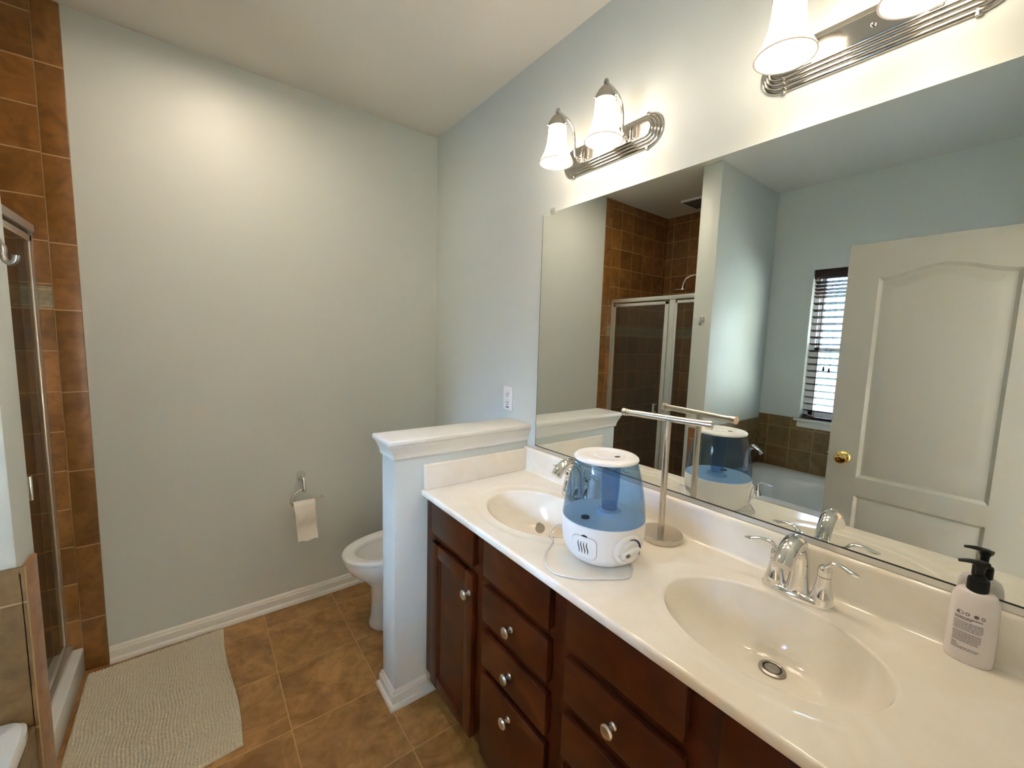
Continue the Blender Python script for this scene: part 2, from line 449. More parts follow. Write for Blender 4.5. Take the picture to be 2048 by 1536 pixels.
struct('wall_bedroom', b, simple('beige_paint', srgb(242, 206, 166), rough=0.6), 'unseen bedroom walls beyond the doorway with an added window opening')  # beige chosen to warm the light bounced through the doorway

# ---------------------------------------------------------------- window, sill, blind
wt = thing('window_1', 'white double hung window above the tub', 'window', (XW, -1.59, WZ0), kind='structure')
b = NB()
f = 0.035
xo, xi = XW - 0.10, XW - 0.06
box(b, xo, xi, WY0, WY0 + f, WZ0, WZ1); box(b, xo, xi, WY1 - f, WY1, WZ0, WZ1)
box(b, xo, xi, WY0, WY1, WZ0, WZ0 + f); box(b, xo, xi, WY0, WY1, WZ1 - f, WZ1)
obj('window_frame', b, MAT['vinyl'], wt)
zm = 1.50
for z0, z1, dx in ((WZ0 + f, zm + 0.02, 0.0), (zm - 0.02, WZ1 - f, -0.018)):
    b = NB(); s = 0.03; y0, y1 = WY0 + f, WY1 - f; xa, xb = XW - 0.080 + dx, XW - 0.062 + dx
    box(b, xa, xb, y0, y0 + s, z0, z1); box(b, xa, xb, y1 - s, y1, z0, z1); box(b, xa, xb, y0, y1, z0, z0 + s); box(b, xa, xb, y0, y1, z1 - s, z1)
    box(b, xa + 0.004, xb - 0.004, (y0 + y1) / 2 - 0.007, (y0 + y1) / 2 + 0.007, z0, z1)
    sash = obj('sash', b, MAT['vinyl'], wt)
    b = NB(); box(b, xa + 0.007, xa + 0.011, y0 + s, y1 - s, z0 + s, z1 - s); obj('glass_pane', b, MAT['glass'], sash)
b = NB()
box(b, XW - 0.06, XW + 0.028, WY0 - 0.035, WY1 + 0.035, WZ0 - 0.014, WZ0 + 0.004, 0.005, 3)
box(b, XW - 0.0, XW + 0.014, WY0 - 0.02, WY1 + 0.012, WZ0 - 0.062, WZ0 - 0.014, 0.004)
obj('sill', b, MAT['trim'], wt)

bl = thing('window_blind', 'dark brown wooden slat blind hanging in the tub window', 'blind', (XW - 0.03, -1.59, WZ1))
b = NB(); box(b, XW - 0.018, XW - 0.004, WY0 + 0.006, WY1 - 0.006, WZ1 - 0.070, WZ1 - 0.004, 0.003); obj('valance', b, MAT['blind'], bl)
b = NB(); box(b, XW - 0.055, XW - 0.020, WY0 + 0.008, WY1 - 0.008, WZ1 - 0.05, WZ1 - 0.004); obj('head_rail', b, MAT['blind'], bl)
zs = WZ1 - 0.095; k = 0
while zs > WZ0 + 0.05:
    b = NB()
    box(b, -0.0235, 0.0235, WY0 + 0.008, WY1 - 0.012, -0.0016, 0.0016)
    bmesh.ops.rotate(b, verts=b.verts, cent=(0, 0, 0), matrix=Matrix.Rotation(math.radians(-16), 3, 'Y'))
    bmesh.ops.translate(b, verts=b.verts, vec=(XW - 0.032, 0, zs))
    obj('slat', b, MAT['blind'], bl)
    zs -= 0.027 if k < 4 else 0.0515
    k += 1
b = NB(); box(b, XW - 0.056, XW - 0.010, WY0 + 0.008, WY1 - 0.010, WZ0 + 0.006, WZ0 + 0.026, 0.003); obj('bottom_rail', b, MAT['blind'], bl)
for yy in (WY1 - 0.075, WY1 - 0.30, WY0 + 0.075):
    b = NB()
    for xx in (XW - 0.056, XW - 0.008): tube(b, [(xx, yy, WZ1 - 0.06), (xx, yy, WZ0 + 0.02)], 0.0018, 6, 1)
    obj('ladder_cord', b, MAT['cordd'], bl)
for yy, zz in ((WY1 - 0.125, 1.345), (WY1 - 0.160, 1.335)):
    b = NB(); tube(b, [(XW - 0.003, yy, WZ1 - 0.07), (XW - 0.003, yy, zz + 0.03)], 0.0012, 6, 1)
    pc = obj('pull_cord', b, MAT['cordd'], bl)
    b = NB(); lathe(b, [(0.002, 0.034), (0.005, 0.03), (0.0085, 0.006), (0.007, 0.0)], (XW + 0.006, yy, zz), n=16); obj('tassel', b, MAT['cordd'], pc)

b = NB(); box(b, -14, XW - 0.1, -12, 8, -3.2, -3.0); struct('ground', b, simple('lawn', srgb(70, 84, 52), rough=0.95), 'lawn added unseen below the window to darken the slat undersides')  # unseen ground added to block light from below and darken the slat undersides
# neighbour seen through the slats
nh = thing('neighbour_house', 'grey sided house outside seen through the blind', 'house', (-8.0, -1.6, -3))
b = NB(); box(b, -12, -8.0, -9, 5, -3, 2.6)
obj('house_wall', b, MAT['siding'], nh)
b = NB()
for i in range(28):
    z = -3 + i * 0.2
    prism(b, [(-8.0, z), (-7.965, z), (-7.99, z + 0.2), (-8.0, z + 0.2)], lambda u, v, t: (u, t, v), -9, 5)
obj('siding_boards', b, MAT['siding'], nh)

# ---------------------------------------------------------------- door
DX = -1.46
D0, D1 = -2.49, -1.77
dt = thing('door_1', 'white moulded two panel door standing open', 'door', (DX, D0, 0), kind='structure')
def loop_panel(y0, y1, z0, z1, arch, ins, n=28):
    """closed outline inset by ins; arch = rise of the top edge"""
    ya, yb, za, zb = y0 + ins, y1 - ins, z0 + ins, z1 - ins
    pts = [(ya, za), (yb, za)]
    for i in range(n + 1):
        t = i / n
        y = yb + (ya - yb) * t
        z = zb + arch * (0.5 - 0.5 * math.cos(2 * PI * t)) ** 1.0
        pts.append((y, z))
    return pts
b = NB()
def face_with_panels(bm, x, sgn):
    edges = []
    def addloop(pts, x):
        vs = [bm.verts.new((x, p[0], p[1])) for p in pts]
        es = [bm.edges.new((vs[i], vs[(i + 1) % len(vs)])) for i in range(len(vs))]
        return vs, es
    ov, oe = addloop([(D0, 0.01), (D1, 0.01), (D1, 2.039), (D0, 2.039)], x)
    E = list(oe)
    for (y0, y1, z0, z1, ar) in ((-2.352, -1.897, 0.852, 1.866, 0.048), (-2.352, -1.897, 0.18, 0.756, 0.0)):
        prev = None
        for ins, dep in ((0, 0), (0.004, 0.005), (0.014, 0.0125), (0.019, 0.0128), (0.024, 0.0115), (0.052, 0.003), (0.056, 0.0022)):
            vs, es = addloop(loop_panel(y0, y1, z0, z1, ar, ins), x - sgn * dep)
            if prev is None: E += es
            else:
                n = len(vs)
                for i in range(n):
                    bm.faces.new((prev[i], prev[(i + 1) % n], vs[(i + 1) % n], vs[i]))
            prev = vs
        bm.faces.new(prev)
    bmesh.ops.triangle_fill(bm, edges=E, use_beauty=True)
    return ov
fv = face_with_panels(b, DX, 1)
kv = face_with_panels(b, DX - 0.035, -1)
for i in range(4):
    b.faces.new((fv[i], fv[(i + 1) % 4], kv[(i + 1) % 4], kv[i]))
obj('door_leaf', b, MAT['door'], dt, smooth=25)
for sg, xx in ((1, DX), (-1, DX - 0.035)):
    b = NB()
    pr = [(0.0, 0.0), (0.030, 0.0), (0.031, 0.004), (0.026, 0.008), (0.012, 0.012), (0.0115, 0.028), (0.018, 0.034), (0.0265, 0.044), (0.028, 0.054), (0.025, 0.062), (0.017, 0.066), (0.008, 0.0665), (0.007, 0.064), (0.0, 0.064)]
    lathe(b, [(r, sg * h) for r, h in pr], (xx, -1.836, 0.946), 'x', 40, cap=False)
    obj('door_knob', b, MAT['brass'], dt, label='polished brass knob')
b = NB(); box(b, DX - 0.024, DX - 0.011, D1 - 0.0005, D1 + 0.0025, 0.916, 0.976); box(b, DX - 0.022, DX - 0.013, D1, D1 + 0.010, 0.936, 0.956, 0.002); obj('latch', b, MAT['brass'], dt)

# ---------------------------------------------------------------- shower enclosure
b = NB()
box(b, -1.805, -1.690, -0.855, -0.011, 0, 0.118, 0.008, 3)
tag_curb = thing('shower_curb', 'white raised curb at the foot of the shower door', 'shower curb', (-1.75, -0.43, 0))
obj('curb', b, MAT['acrylic'], tag_curb)
b = NB(); box(b, -2.525, -1.805, -0.845, -0.011, 0, 0.045, 0.006); obj('shower_pan', b, MAT['acrylic'], tag_curb)
sh = thing('shower_enclosure', 'silver framed glass shower enclosure with hinged door', 'shower door', (-1.745, -0.43, 0.118))
XS = -1.742
def bar(name, x0, x1, y0, y1, z0, z1, par, mat='alu', bev=0.004):
    b = NB(); box(b, x0, x1, y0, y1, z0, z1, bev); return obj(name, b, MAT[mat], par)
bar('wall_jamb', XS - 0.008, XS + 0.008, -0.034, -0.011, 0.118, 1.892, sh)
bar('wall_jamb', XS - 0.016, XS + 0.016, -0.855, -0.832, 0.118, 1.892, sh)
bar('header', XS - 0.020, XS + 0.018, -0.855, -0.034, 1.862, 1.894, sh)
bar('bottom_track', XS - 0.022, XS + 0.022, -0.855, -0.011, 0.118, 0.140, sh)
bar('center_post', XS - 0.016, XS + 0.014, -0.640, -0.590, 0.140, 1.862, sh)
b = NB()
y0, y1, z0, z1, s = -0.584, -0.038, 0.150, 1.852, 0.026
for a in ((y0, y0 + s + 0.01, z0, z1), (y1 - s, y1, z0, z1), (y0, y1, z0, z0 + s), (y0, y1, z1 - s, z1)):
    box(b, XS - 0.007, XS + 0.009, *a, 0.003)
sd = obj('door_frame', b, MAT['alu'], sh)
bar('door_glass', XS + 0.001, XS + 0.006, y0 + s, y1 - s, z0 + s, z1 - s, sd, 'shglass', 0)
b = NB()
xx = XS + 0.005
box(b, xx, xx + 0.056, -0.539, -0.531, 0.960, 0.970, 0.002); box(b, xx, xx + 0.056, -0.539, -0.531, 1.020, 1.030, 0.002)
box(b, XS + 0.054, XS + 0.063, -0.543, -0.527, 0.955, 1.035, 0.003)
obj('door_handle', b, MAT['chrome'], sd)
b = NB()
y0, y1 = -0.832, -0.640
for a in ((y0, y0 + 0.018, z0, z1), (y1 - 0.018, y1, z0, z1), (y0, y1, z0, z0 + 0.022), (y0, y1, z1 - 0.022, z1)):
    box(b, XS - 0.008, XS + 0.012, *a, 0.003)
sp = obj('fixed_frame', b, MAT['alu'], sh)
bar('fixed_glass', XS + 0.000, XS + 0.005, y0 + 0.018, y1 - 0.018, z0 + 0.022, z1 - 0.022, sp, 'shglass', 0)

shd = thing('overhead_shower', 'round flat chrome shower head on a curved arm', 'shower head', (-2.15, -0.845, 2.09))
b = NB(); tube(b, [(-2.15, -0.846, 2.085), (-2.15, -0.72, 2.105), (-2.15, -0.56, 2.105), (-2.15, -0.475, 2.085), (-2.15, -0.445, 2.03), (-2.15, -0.442, 2.0)], 0.009, 14, 6); obj('arm', b, MAT['chrome'], shd)
b = NB(); lathe(b, [(0.0, 0.0), (0.03, 0.0), (0.028, 0.006), (0.010, 0.010), (0.0, 0.010)], (-2.15, -0.845, 2.085), 'y', 32, cap=False); obj('escutcheon', b, MAT['chrome'], shd)
b = NB(); lathe(b, [(0.0, 0.03), (0.012, 0.03), (0.014, 0.012), (0.022, 0.005), (0.095, 0.003), (0.1, 0.001), (0.1, -0.002), (0.096, -0.004), (0.0, -0.004)], (-2.15, -0.442, 1.982), 'z', 48, cap=False); obj('spray_plate', b, MAT['chrome'], shd)

vt = thing('ceiling_vent', 'square white exhaust fan grille on the shower ceiling', 'vent', (-2.27, -0.50, H))
b = NB(); box(b, -2.40, -2.14, -0.63, -0.37, H - 0.014, H, 0.004); obj('cover', b, MAT['plastic'], vt)
b = NB()
for i in range(9): box(b, -2.38, -2.16, -0.610 + i * 0.026, -0.597 + i * 0.026, H - 0.018, H - 0.010)
obj('grille', b, MAT['dark'], vt)

# robe hook on the wing wall end
hk = thing('robe_hook', 'satin nickel robe hook on the end of the wing wall', 'hook', (-1.615, -0.925, 1.69))
b = NB(); lathe(b, [(0.0, 0.0), (0.021, 0.0), (0.021, 0.004), (0.017, 0.008), (0.011, 0.011), (0.0, 0.012)], (-1.615, -0.925, 1.692), 'x', 32, sx=0.75, sy=1.25, cap=False); obj('rosette', b, MAT['dnickel'], hk)
b = NB(); tube(b, [(-1.609, -0.925, 1.697), (-1.604, -0.925, 1.688), (-1.604, -0.925, 1.670), (-1.601, -0.925, 1.658), (-1.593, -0.925, 1.654), (-1.586, -0.925, 1.661), (-1.584, -0.925, 1.674)], [0.008, 0.007, 0.006, 0.006, 0.006, 0.0062, 0.0068], 14, 6)
obj('hook', b, MAT['dnickel'], hk)

# ---------------------------------------------------------------- bathtub
TX0, TX1, TY0, TY1 = -2.53, -1.607, YF + 0.001, -1.0015
tb = thing('bathtub', 'white oval drop-in bathtub in a tiled deck below the window', 'bathtub', (-2.07, -1.77, 0))
b = NB()
box(b, TX1 - 0.025, TX1, TY0, TY1, 0, 0.513, 0.006, 3)
obj('tiled_apron', b, MAT['tub_tile_y'], tb)
b = NB()
n = 96
def rr(t, a, c, p):
    ct, st = math.cos(t), math.sin(t)
    return (math.copysign(abs(ct) ** (2 / p), ct) * a, math.copysign(abs(st) ** (2 / p), st) * c)
cx, cy = (TX0 + TX1) / 2, (TY0 + TY1) / 2
rows = []
for a, c, p, z in ((0.4605, 0.773, 30, 0.513), (0.4605, 0.773, 30, 0.534), (0.455, 0.768, 26, 0.543), (0.40, 0.72, 8, 0.545), (0.375, 0.70, 4.5, 0.542), (0.362, 0.688, 3.4, 0.528), (0.345, 0.67, 3.0, 0.50), (0.31, 0.62, 2.8, 0.30), (0.27, 0.56, 2.6, 0.17), (0.20, 0.45, 2.4, 0.13), (0.01, 0.02, 2, 0.125)):
    rows.append([(cx + rr(2 * PI * i / n, a, c, p)[0], cy + rr(2 * PI * i / n, a, c, p)[1], z) for i in range(n)])
grid(b, rows, closed=True, cap1=True)
obj('tub_shell', b, MAT['acrylic'], tb)

def lever(bm, base, tip, r0=0.006):
    B, T = Vector(base), Vector(tip)
    d = T - B
    tube(bm, [B, B + d * 0.18 + Vector((0, 0, 0.016)), B + d * 0.5 + Vector((0, 0, 0.014)), B + d * 0.78 + Vector((0, 0, 0.004)), T], [0.0105, r0 * 1.15, r0, r0 * 1.25, 0.0018], 14, 8, flat=0.62)

tf = thing('tub_faucet', 'chrome tub filler spout and lever handles on the tub rim', 'faucet', (-1.68, -1.33, 0.545))
b = NB(); lathe(b, [(0.030, 0), (0.027, 0.006), (0.017, 0.03), (0.013, 0.055), (0.0125, 0.068), (0.010, 0.074), (0.0, 0.075)], (-1.665, -1.36, 0.543), n=32); h1 = obj('handle_body', b, MAT['chrome'], tf)
b = NB(); lever(b, (-1.665, -1.36, 0.608), (-1.70, -1.44, 0.613)); obj('lever', b, MAT['chrome'], h1)
b = NB(); tube(b, [(-2.25, -1.03, 0.543), (-2.25, -1.035, 0.66), (-2.25, -1.055, 0.715), (-2.25, -1.10, 0.72), (-2.25, -1.15, 0.68)], [0.028, 0.026, 0.025, 0.022, 0.017], 18, 6); obj('spout', b, MAT['chrome'], tf)

# ---------------------------------------------------------------- mirror
mr = thing('wall_mirror', 'long frameless mirror on the wall above the vanity', 'mirror', (0, -1.77, 1.017))
MY0, MY1, MZ0, MZ1 = -2.53, -1.0325, 1.0185, 2.058
b = NB(); box(b, -0.006, -0.0005, MY0, MY1, MZ0 - 0.004, MZ1); obj('mirror_glass', b, MAT['mirror'], mr, smooth=0)
b = NB()
prism(b, [(-0.0005, 1.0065), (-0.0095, 1.0065), (-0.0095, 1.0215), (-0.0068, 1.0215), (-0.0068, 1.0125), (-0.0005, 1.0125)], lambda u, v, t: (u, t, v), MY0, MY1 - 0.0)
obj('bottom_channel', b, MAT['alu'], mr, label='silver metal bottom channel')
b = NB(); box(b, -0.0094, -0.0068, MY0, MY1, 1.0213, 1.0228); box(b, -0.009, -0.0005, MY0, MY1, 1.0048, 1.0066); obj('channel_gap', b, MAT['dark'], mr)
b = NB(); box(b, -0.0062, -0.0008, MY1 - 0.0005, MY1 + 0.0016, MZ0, MZ1); obj('edge', b, MAT['dark'], mr)
for yy in (-1.092, -2.40):
    b = NB(); box(b, -0.011, -0.0062, yy - 0.011, yy + 0.011, MZ1 - 0.010, MZ1 + 0.018, 0.002); box(b, -0.0062, -0.0005, yy - 0.011, yy + 0.011, MZ1 + 0.001, MZ1 + 0.018, 0.002)
    cl = obj('mirror_clip', b, MAT['clip'], mr)
    b = NB(); lathe(b, [(0.0, 0.0), (0.004, 0.0), (0.003, -0.003), (0.0, -0.0035)], (-0.011, yy, MZ1 + 0.009), 'x', 16, cap=False); obj('clip_screw', b, MAT['satin'], cl)

# ---------------------------------------------------------------- outlet
ot = thing('wall_outlet', 'white double receptacle on the wall left of the mirror', 'outlet', (0, -0.8075, 1.214))
b = NB(); box(b, -0.006, 0.0, -0.845, -0.770, 1.154, 1.276, 0.003, 3); obj('cover_plate', b, MAT['plastic'], ot)
for zz in (1.236, 1.192):
    b = NB(); box(b, -0.0075, -0.005, -0.824, -0.791, zz - 0.017, zz + 0.017, 0.002)
    rc = obj('receptacle', b, MAT['plastic'], ot)
    b = NB(); box(b, -0.0082, -0.007, -0.8155, -0.8130, zz - 0.002, zz + 0.008); box(b, -0.0082, -0.007, -0.8020, -0.7995, zz - 0.002, zz + 0.007); box(b, -0.0082, -0.007, -0.8100, -0.8050, zz - 0.012, zz - 0.006)
    obj('slots', b, MAT['dark'], rc)
b = NB(); box(b, -0.0075, -0.005, -0.818, -0.797, 1.168, 1.173); obj('dark_mark', b, MAT['inkd'], ot)

# ---------------------------------------------------------------- vanity cabinets
FX, DFX = -0.520, -0.541
def knob(par, y, z):
    b = NB()
    lathe(b, [(0.0, 0.0), (0.0085, 0.0), (0.0095, -0.003), (0.006, -0.006), (0.0052, -0.014), (0.008, -0.018), (0.0155, -0.022), (0.0165, -0.026), (0.013, -0.030), (0.006, -0.0315), (0.0, -0.032)], (DFX, y, z), 'x', 28, cap=False)
    obj('knob', b, MAT['satin'], par, label='satin silver round knob')
def front(name, par, y0, y1, z0, z1, kn=None):
    b = NB()
    box(b, DFX, FX, y0, y1, z0, z1, 0.0035, 2)
    o = obj(name, b, MAT['wood'], par)
    if kn: knob(o, *kn)
    return o
def panel_door(par, y0, y1, z0, z1, kn):
    b = NB(); s = 0.052
    box(b, DFX, FX, y0, y0 + s, z0, z1, 0.003); box(b, DFX, FX, y1 - s, y1, z0, z1, 0.003)
    box(b, DFX, FX, y0 + s, y1 - s, z0, z0 + s, 0.003); box(b, DFX, FX, y0 + s, y1 - s, z1 - s, z1, 0.003)
    o = obj('door', b, MAT['wood'], par)
    b = NB()
    rows = []
    for ins, x in ((0.0, DFX + 0.001), (0.005, DFX + 0.006), (0.009, DFX + 0.006), (0.012, DFX + 0.010)):
        a0, a1, c0, c1 = y0 + s + ins, y1 - s - ins, z0 + s + ins, z1 - s - ins
        rows.append([(x, a0, c0), (x, a1, c0), (x, a1, c1), (x, a0, c1)])
    grid(b, rows, closed=True, cap1=True)
    obj('center_panel', b, MAT['wood'], o)
    knob(o, *kn)
ROWS = [(0.747, 0.8715), (0.5955, 0.716), (0.4405, 0.5610), (0.112, 0.4115)]
def cabinet(name, label, ya, yb, door, drawers, kn):
    """ya > yb; door and drawers: (y0, y1)"""
    t = thing(name, label, 'cabinet', (-0.26, (ya + yb) / 2, 0))
    b = NB()
    box(b, FX, -0.003, ya - 0.016, ya, 0.10, 0.8695); box(b, FX, -0.003, yb, yb + 0.016, 0.10, 0.8695)
    box(b, FX + 0.02, -0.003, yb + 0.016, ya - 0.016, 0.10, 0.116); box(b, -0.012, -0.003, yb + 0.016, ya - 0.016, 0.116, 0.72)
    box(b, -0.465, -0.45, yb, ya, 0.0, 0.10)
    obj('carcass', b, MAT['wood'], t)
    b = NB()
    x0, x1 = FX, FX + 0.019
    cols = sorted([door, drawers])
    box(b, x0, x1, yb, cols[0][0] + 0.012, 0.10, 0.8695, 0.001); box(b, x0, x1, cols[1][1] - 0.012, ya, 0.10, 0.8695, 0.001)
    box(b, x0, x1, cols[0][1] - 0.012, cols[1][0] + 0.012, 0.10, 0.8695, 0.001)
    for c in cols:
        for z0, z1 in ((0.10, 0.124), (0.70, 0.760), (0.862, 0.8695)):
            box(b, x0 + 0.0005, x1, c[0] + 0.012, c[1] - 0.012, z0, z1)
    for z0, z1 in ((0.548, 0.608), (0.398, 0.452)):
        box(b, x0 + 0.0005, x1, drawers[0] + 0.012, drawers[1] - 0.012, z0, z1)
    obj('face_frame', b, MAT['wood'], t)
    front('false_front', t, door[0], door[1], *ROWS[0])
    panel_door(t, door[0], door[1], 0.112, 0.7135, kn)
    front('false_front', t, drawers[0], drawers[1], *ROWS[0])
    yc = (drawers[0] + drawers[1]) / 2
    for (z0, z1), kz in zip(ROWS[1:], (0.655, 0.506, 0.364)):
        front('drawer', t, drawers[0], drawers[1], z0, z1, (yc, kz))
cabinet('vanity_cabinet', 'dark cherry vanity base beside the half wall, door left of its drawers', -0.968, -1.757, (-1.352, -1.045), (-1.727, -1.413), (-1.334, 0.647))
cabinet('vanity_cabinet', 'dark cherry vanity base under the soap bottle end, drawers left of its door', -1.757, -2.548, (-2.482, -2.172), (-2.108, -1.788), (-2.19, 0.647))

# ---------------------------------------------------------------- countertop with two integral basins
ct = thing('vanity_countertop', 'cream cultured marble countertop with two molded oval basins', 'countertop', (-0.27, -1.757, 0.897))
ZC = 0.897
XF = -0.547
SA, SB = 0.162, 0.216
def sink(cy, y0, y1):
    c = Vector((-0.287, cy)); d = Vector((-0.207, cy))
    x0, x1 = XF + 0.007, -0.001
    T = [2 * PI * i / 176 for i in range(176)]
    for qx in (x0, x1):
        for qy in (y0, y1):
            t = math.atan2((qy - cy) / SB, (qx - c.x) / SA) % (2 * PI)
            i = min(range(len(T)), key=lambda k: abs(T[k] - t)); T[i] = t
    T.sort()
    def ell(t, s, ce=c): return Vector((ce.x + SA * s * math.cos(t), ce.y + SB * s * math.sin(t)))
    def border(t):
        dx, dy = SA * math.cos(t), SB * math.sin(t)
        ks = []
        if dx > 1e-9: ks.append((x1 - c.x) / dx)
        if dx < -1e-9: ks.append((x0 - c.x) / dx)
        if dy > 1e-9: ks.append((y1 - cy) / dy)
        if dy < -1e-9: ks.append((y0 - cy) / dy)
        return min(ks)
    bb = NB()
    rows = []
    Zr = ZC - 0.0035
    D = 0.132
    for i in range(30):
        s = 0.13 + (1 - 0.13) * i / 29
        s = min(s, 0.999)
        ce = c + (d - c) * (1 - s) ** 0.9
        z = Zr - 0.006 - D * (1 - s ** 3.2) ** 0.92
        rows.append([(*ell(t, s, ce), z) for t in T])
    # rounded lip
    for s, z in ((1.006, Zr - 0.0032), (1.018, Zr - 0.0008), (1.035, Zr)):
        rows.append([(*ell(t, s), z) for t in T])
    grid(bb, rows, closed=True, cap0=True)
    bs = obj('basin', bb, MAT['counter'], ct, smooth=60)
    sb = NB()
    rows = []
    for f_, z in ((0.0, Zr), (0.25, Zr + 0.0002), (0.42, Zr + 0.0007), (0.50, Zr + 0.0018), (0.58, Zr + 0.0030), (0.68, ZC), (1.0, ZC)):
        r = []
        for t in T:
            kb = border(t)
            so = 1.0 + 0.5 * (min(kb, 1.55) - 1.035)     # outer oval stays inside the slab
            s = 1.035 + (min(kb, 1.34) - 1.035) * (f_ / 0.68) if f_ <= 0.68 else kb
            r.append((*ell(t, s), z))
        rows.append(r)
    grid(sb, rows, closed=True)
    # drain
    db = NB(); zb = Zr - 0.006 - D
    lathe(db, [(0.0195, 0.0002), (0.0195, 0.0032), (0.022, 0.0045), (0.0275, 0.002), (0.0285, -0.001), (0.0, -0.001)], (d.x, d.y, zb + 0.002), n=40, cap=False)
    dr = obj('drain_flange', db, MAT['drain'], bs, label='worn grey metal drain flange')
    db = NB(); lathe(db, [(0.0, 0.0), (0.0196, 0.0), (0.0196, 0.0006), (0.0, 0.0006)], (d.x, d.y, zb + 0.0012), n=40, cap=False); obj('drain_gap', db, MAT['dark'], bs, smooth=0)
    db = NB(); lathe(db, [(0.0, 0.0045), (0.012, 0.0042), (0.0162, 0.0032), (0.0168, 0.002), (0.0168, 0.0), (0.0, 0.0)], (d.x, d.y, zb + 0.002), n=40, cap=False); obj('drain_plug', db, MAT['drain'], bs)
    return sb
for cy, y0, y1 in ((-1.382, -1.757, -0.968), (-2.135, -2.548, -1.757)):
    sb = sink(cy, y0, y1)
    obj('slab', sb, MAT['counter'], ct, smooth=60)
b = NB()
ep = [(XF + 0.007, ZC)] + [(XF + 0.007 - 0.007 * math.sin(a), ZC - 0.007 + 0.007 * math.cos(a)) for a in [PI / 2 * i / 6 for i in range(1, 7)]] + [(XF, ZC - 0.022), (XF + 0.004, ZC - 0.026), (XF + 0.035, ZC - 0.026), (XF + 0.035, ZC - 0.012), (XF + 0.007, ZC - 0.010)]
prism(b, ep, lambda u, v, t: (u, t, v), -2.548, -0.968)
obj('front_edge', b, MAT['counter'], ct, smooth=60)
b = NB()
bp_ = [(-0.0005, ZC - 0.001), (-0.034, ZC - 0.0005), (-0.028, ZC + 0.0025), (-0.0235, ZC + 0.010), (-0.021, ZC + 0.09), (-0.020, ZC + 0.100), (-0.016, ZC + 0.107), (-0.010, ZC + 0.1085), (-0.0005, ZC + 0.1085)]
prism(b, bp_, lambda u, v, t: (u, t, v), -2.548, -0.968)
obj('backsplash', b, MAT['counter'], ct, smooth=60)
b = NB(); box(b, XF + 0.007, -0.021, -0.989, -0.968, ZC, ZC + 0.104, 0.004, 3); obj('side_splash', b, MAT['counter'], ct)

# loose drain stopper lying in the far basin
st = thing('drain_stopper', 'loose metal drain stopper lying in the basin near the half wall', 'drain stopper', (-0.27, -1.37, 0.80))
dirv = Vector((0.55, 0.80, -0.10)).normalized()
Mx = dirv.to_track_quat('Z', 'Y').to_matrix()
b = NB(); lathe(b, [(0.0, 0.0), (0.017, 0.0), (0.018, 0.004), (0.012, 0.008), (0.007, 0.010), (0.0065, 0.028), (0.011, 0.030), (0.011, 0.036), (0.0, 0.037)], (-0.262, -1.372, 0.816), n=24, M=Mx, cap=False); obj('plug', b, MAT['drain'], st)
b = NB(); tube(b, [Vector((-0.262, -1.372, 0.816)) + dirv * 0.036, Vector((-0.262, -1.372, 0.816)) + dirv * 0.055], 0.004, 10, 1); obj('stem', b, MAT['dark'], st)

# ---------------------------------------------------------------- faucets
def faucet(cy, label):
    fx = -0.083
    t = thing('basin_faucet', label, 'faucet', (fx, cy, ZC), 'centerset faucets on the vanity')
    b = NB()
    rows = []
    n = 64
    for s, z in ((1.0, ZC - 0.003), (1.0, ZC + 0.004), (0.96, ZC + 0.009), (0.86, ZC + 0.0125), (0.5, ZC + 0.014)):
        rows.append([(fx + rr(2 * PI * i / n, 0.0275, 0.0785, 2.6)[0] * s, cy + rr(2 * PI * i / n, 0.0275, 0.0785, 2.6)[1] * (0.5 + s * 0.5), z) for i in range(n)])
    grid(b, rows, closed=True, cap0=True, cap1=True)
    obj('base_plate', b, MAT['chrome'], t, smooth=50)
    for sg, tip in ((1, (fx - 0.014, cy + 0.126, 1.000)), (-1, (fx - 0.012, cy - 0.118, 1.003))):
        b = NB(); y = cy + sg * 0.051
        lathe(b, [(0.025, 0.006), (0.0245, 0.014), (0.0215, 0.026), (0.0175, 0.045), (0.0152, 0.062), (0.0146, 0.072)], (fx, y, ZC), n=36)
        hb = obj('handle_body', b, MAT['chrome'], t)
        b = NB(); lathe(b, [(0.0150, 0.0738), (0.0148, 0.086), (0.0135, 0.094), (0.009, 0.098), (0.0, 0.099)], (fx, y, ZC), n=36)
        lever(b, (fx, y, ZC + 0.090), tip, 0.0066)
        obj('lever', b, MAT['chrome'], hb)
    b = NB()
    tube(b, [(fx + 0.002, cy, ZC + 0.010), (fx + 0.004, cy, ZC + 0.055), (fx - 0.002, cy, ZC + 0.105), (fx - 0.028, cy, ZC + 0.141), (fx - 0.062, cy, ZC + 0.150), (fx - 0.096, cy, ZC + 0.136), (fx - 0.120, cy, ZC + 0.112)],
         [0.0265, 0.0210, 0.0185, 0.0190, 0.0205, 0.0215, 0.0205], 28, 8, flat=0.95)
    obj('spout', b, MAT['chrome'], t)
    b = NB(); tube(b, [(fx + 0.034, cy - 0.002, ZC + 0.012), (fx + 0.034, cy - 0.002, ZC + 0.098)], 0.0028, 10, 1); lathe(b, [(0.0, 0.0), (0.006, 0.002), (0.0065, 0.008), (0.004, 0.012), (0.0, 0.013)], (fx + 0.034, cy - 0.002, ZC + 0.096), n=16)
    obj('lift_rod', b, MAT['chrome'], t)
faucet(-1.382, 'chrome faucet at the basin near the half wall, behind the humidifier')
faucet(-2.132, 'chrome faucet at the basin beside the soap bottle')

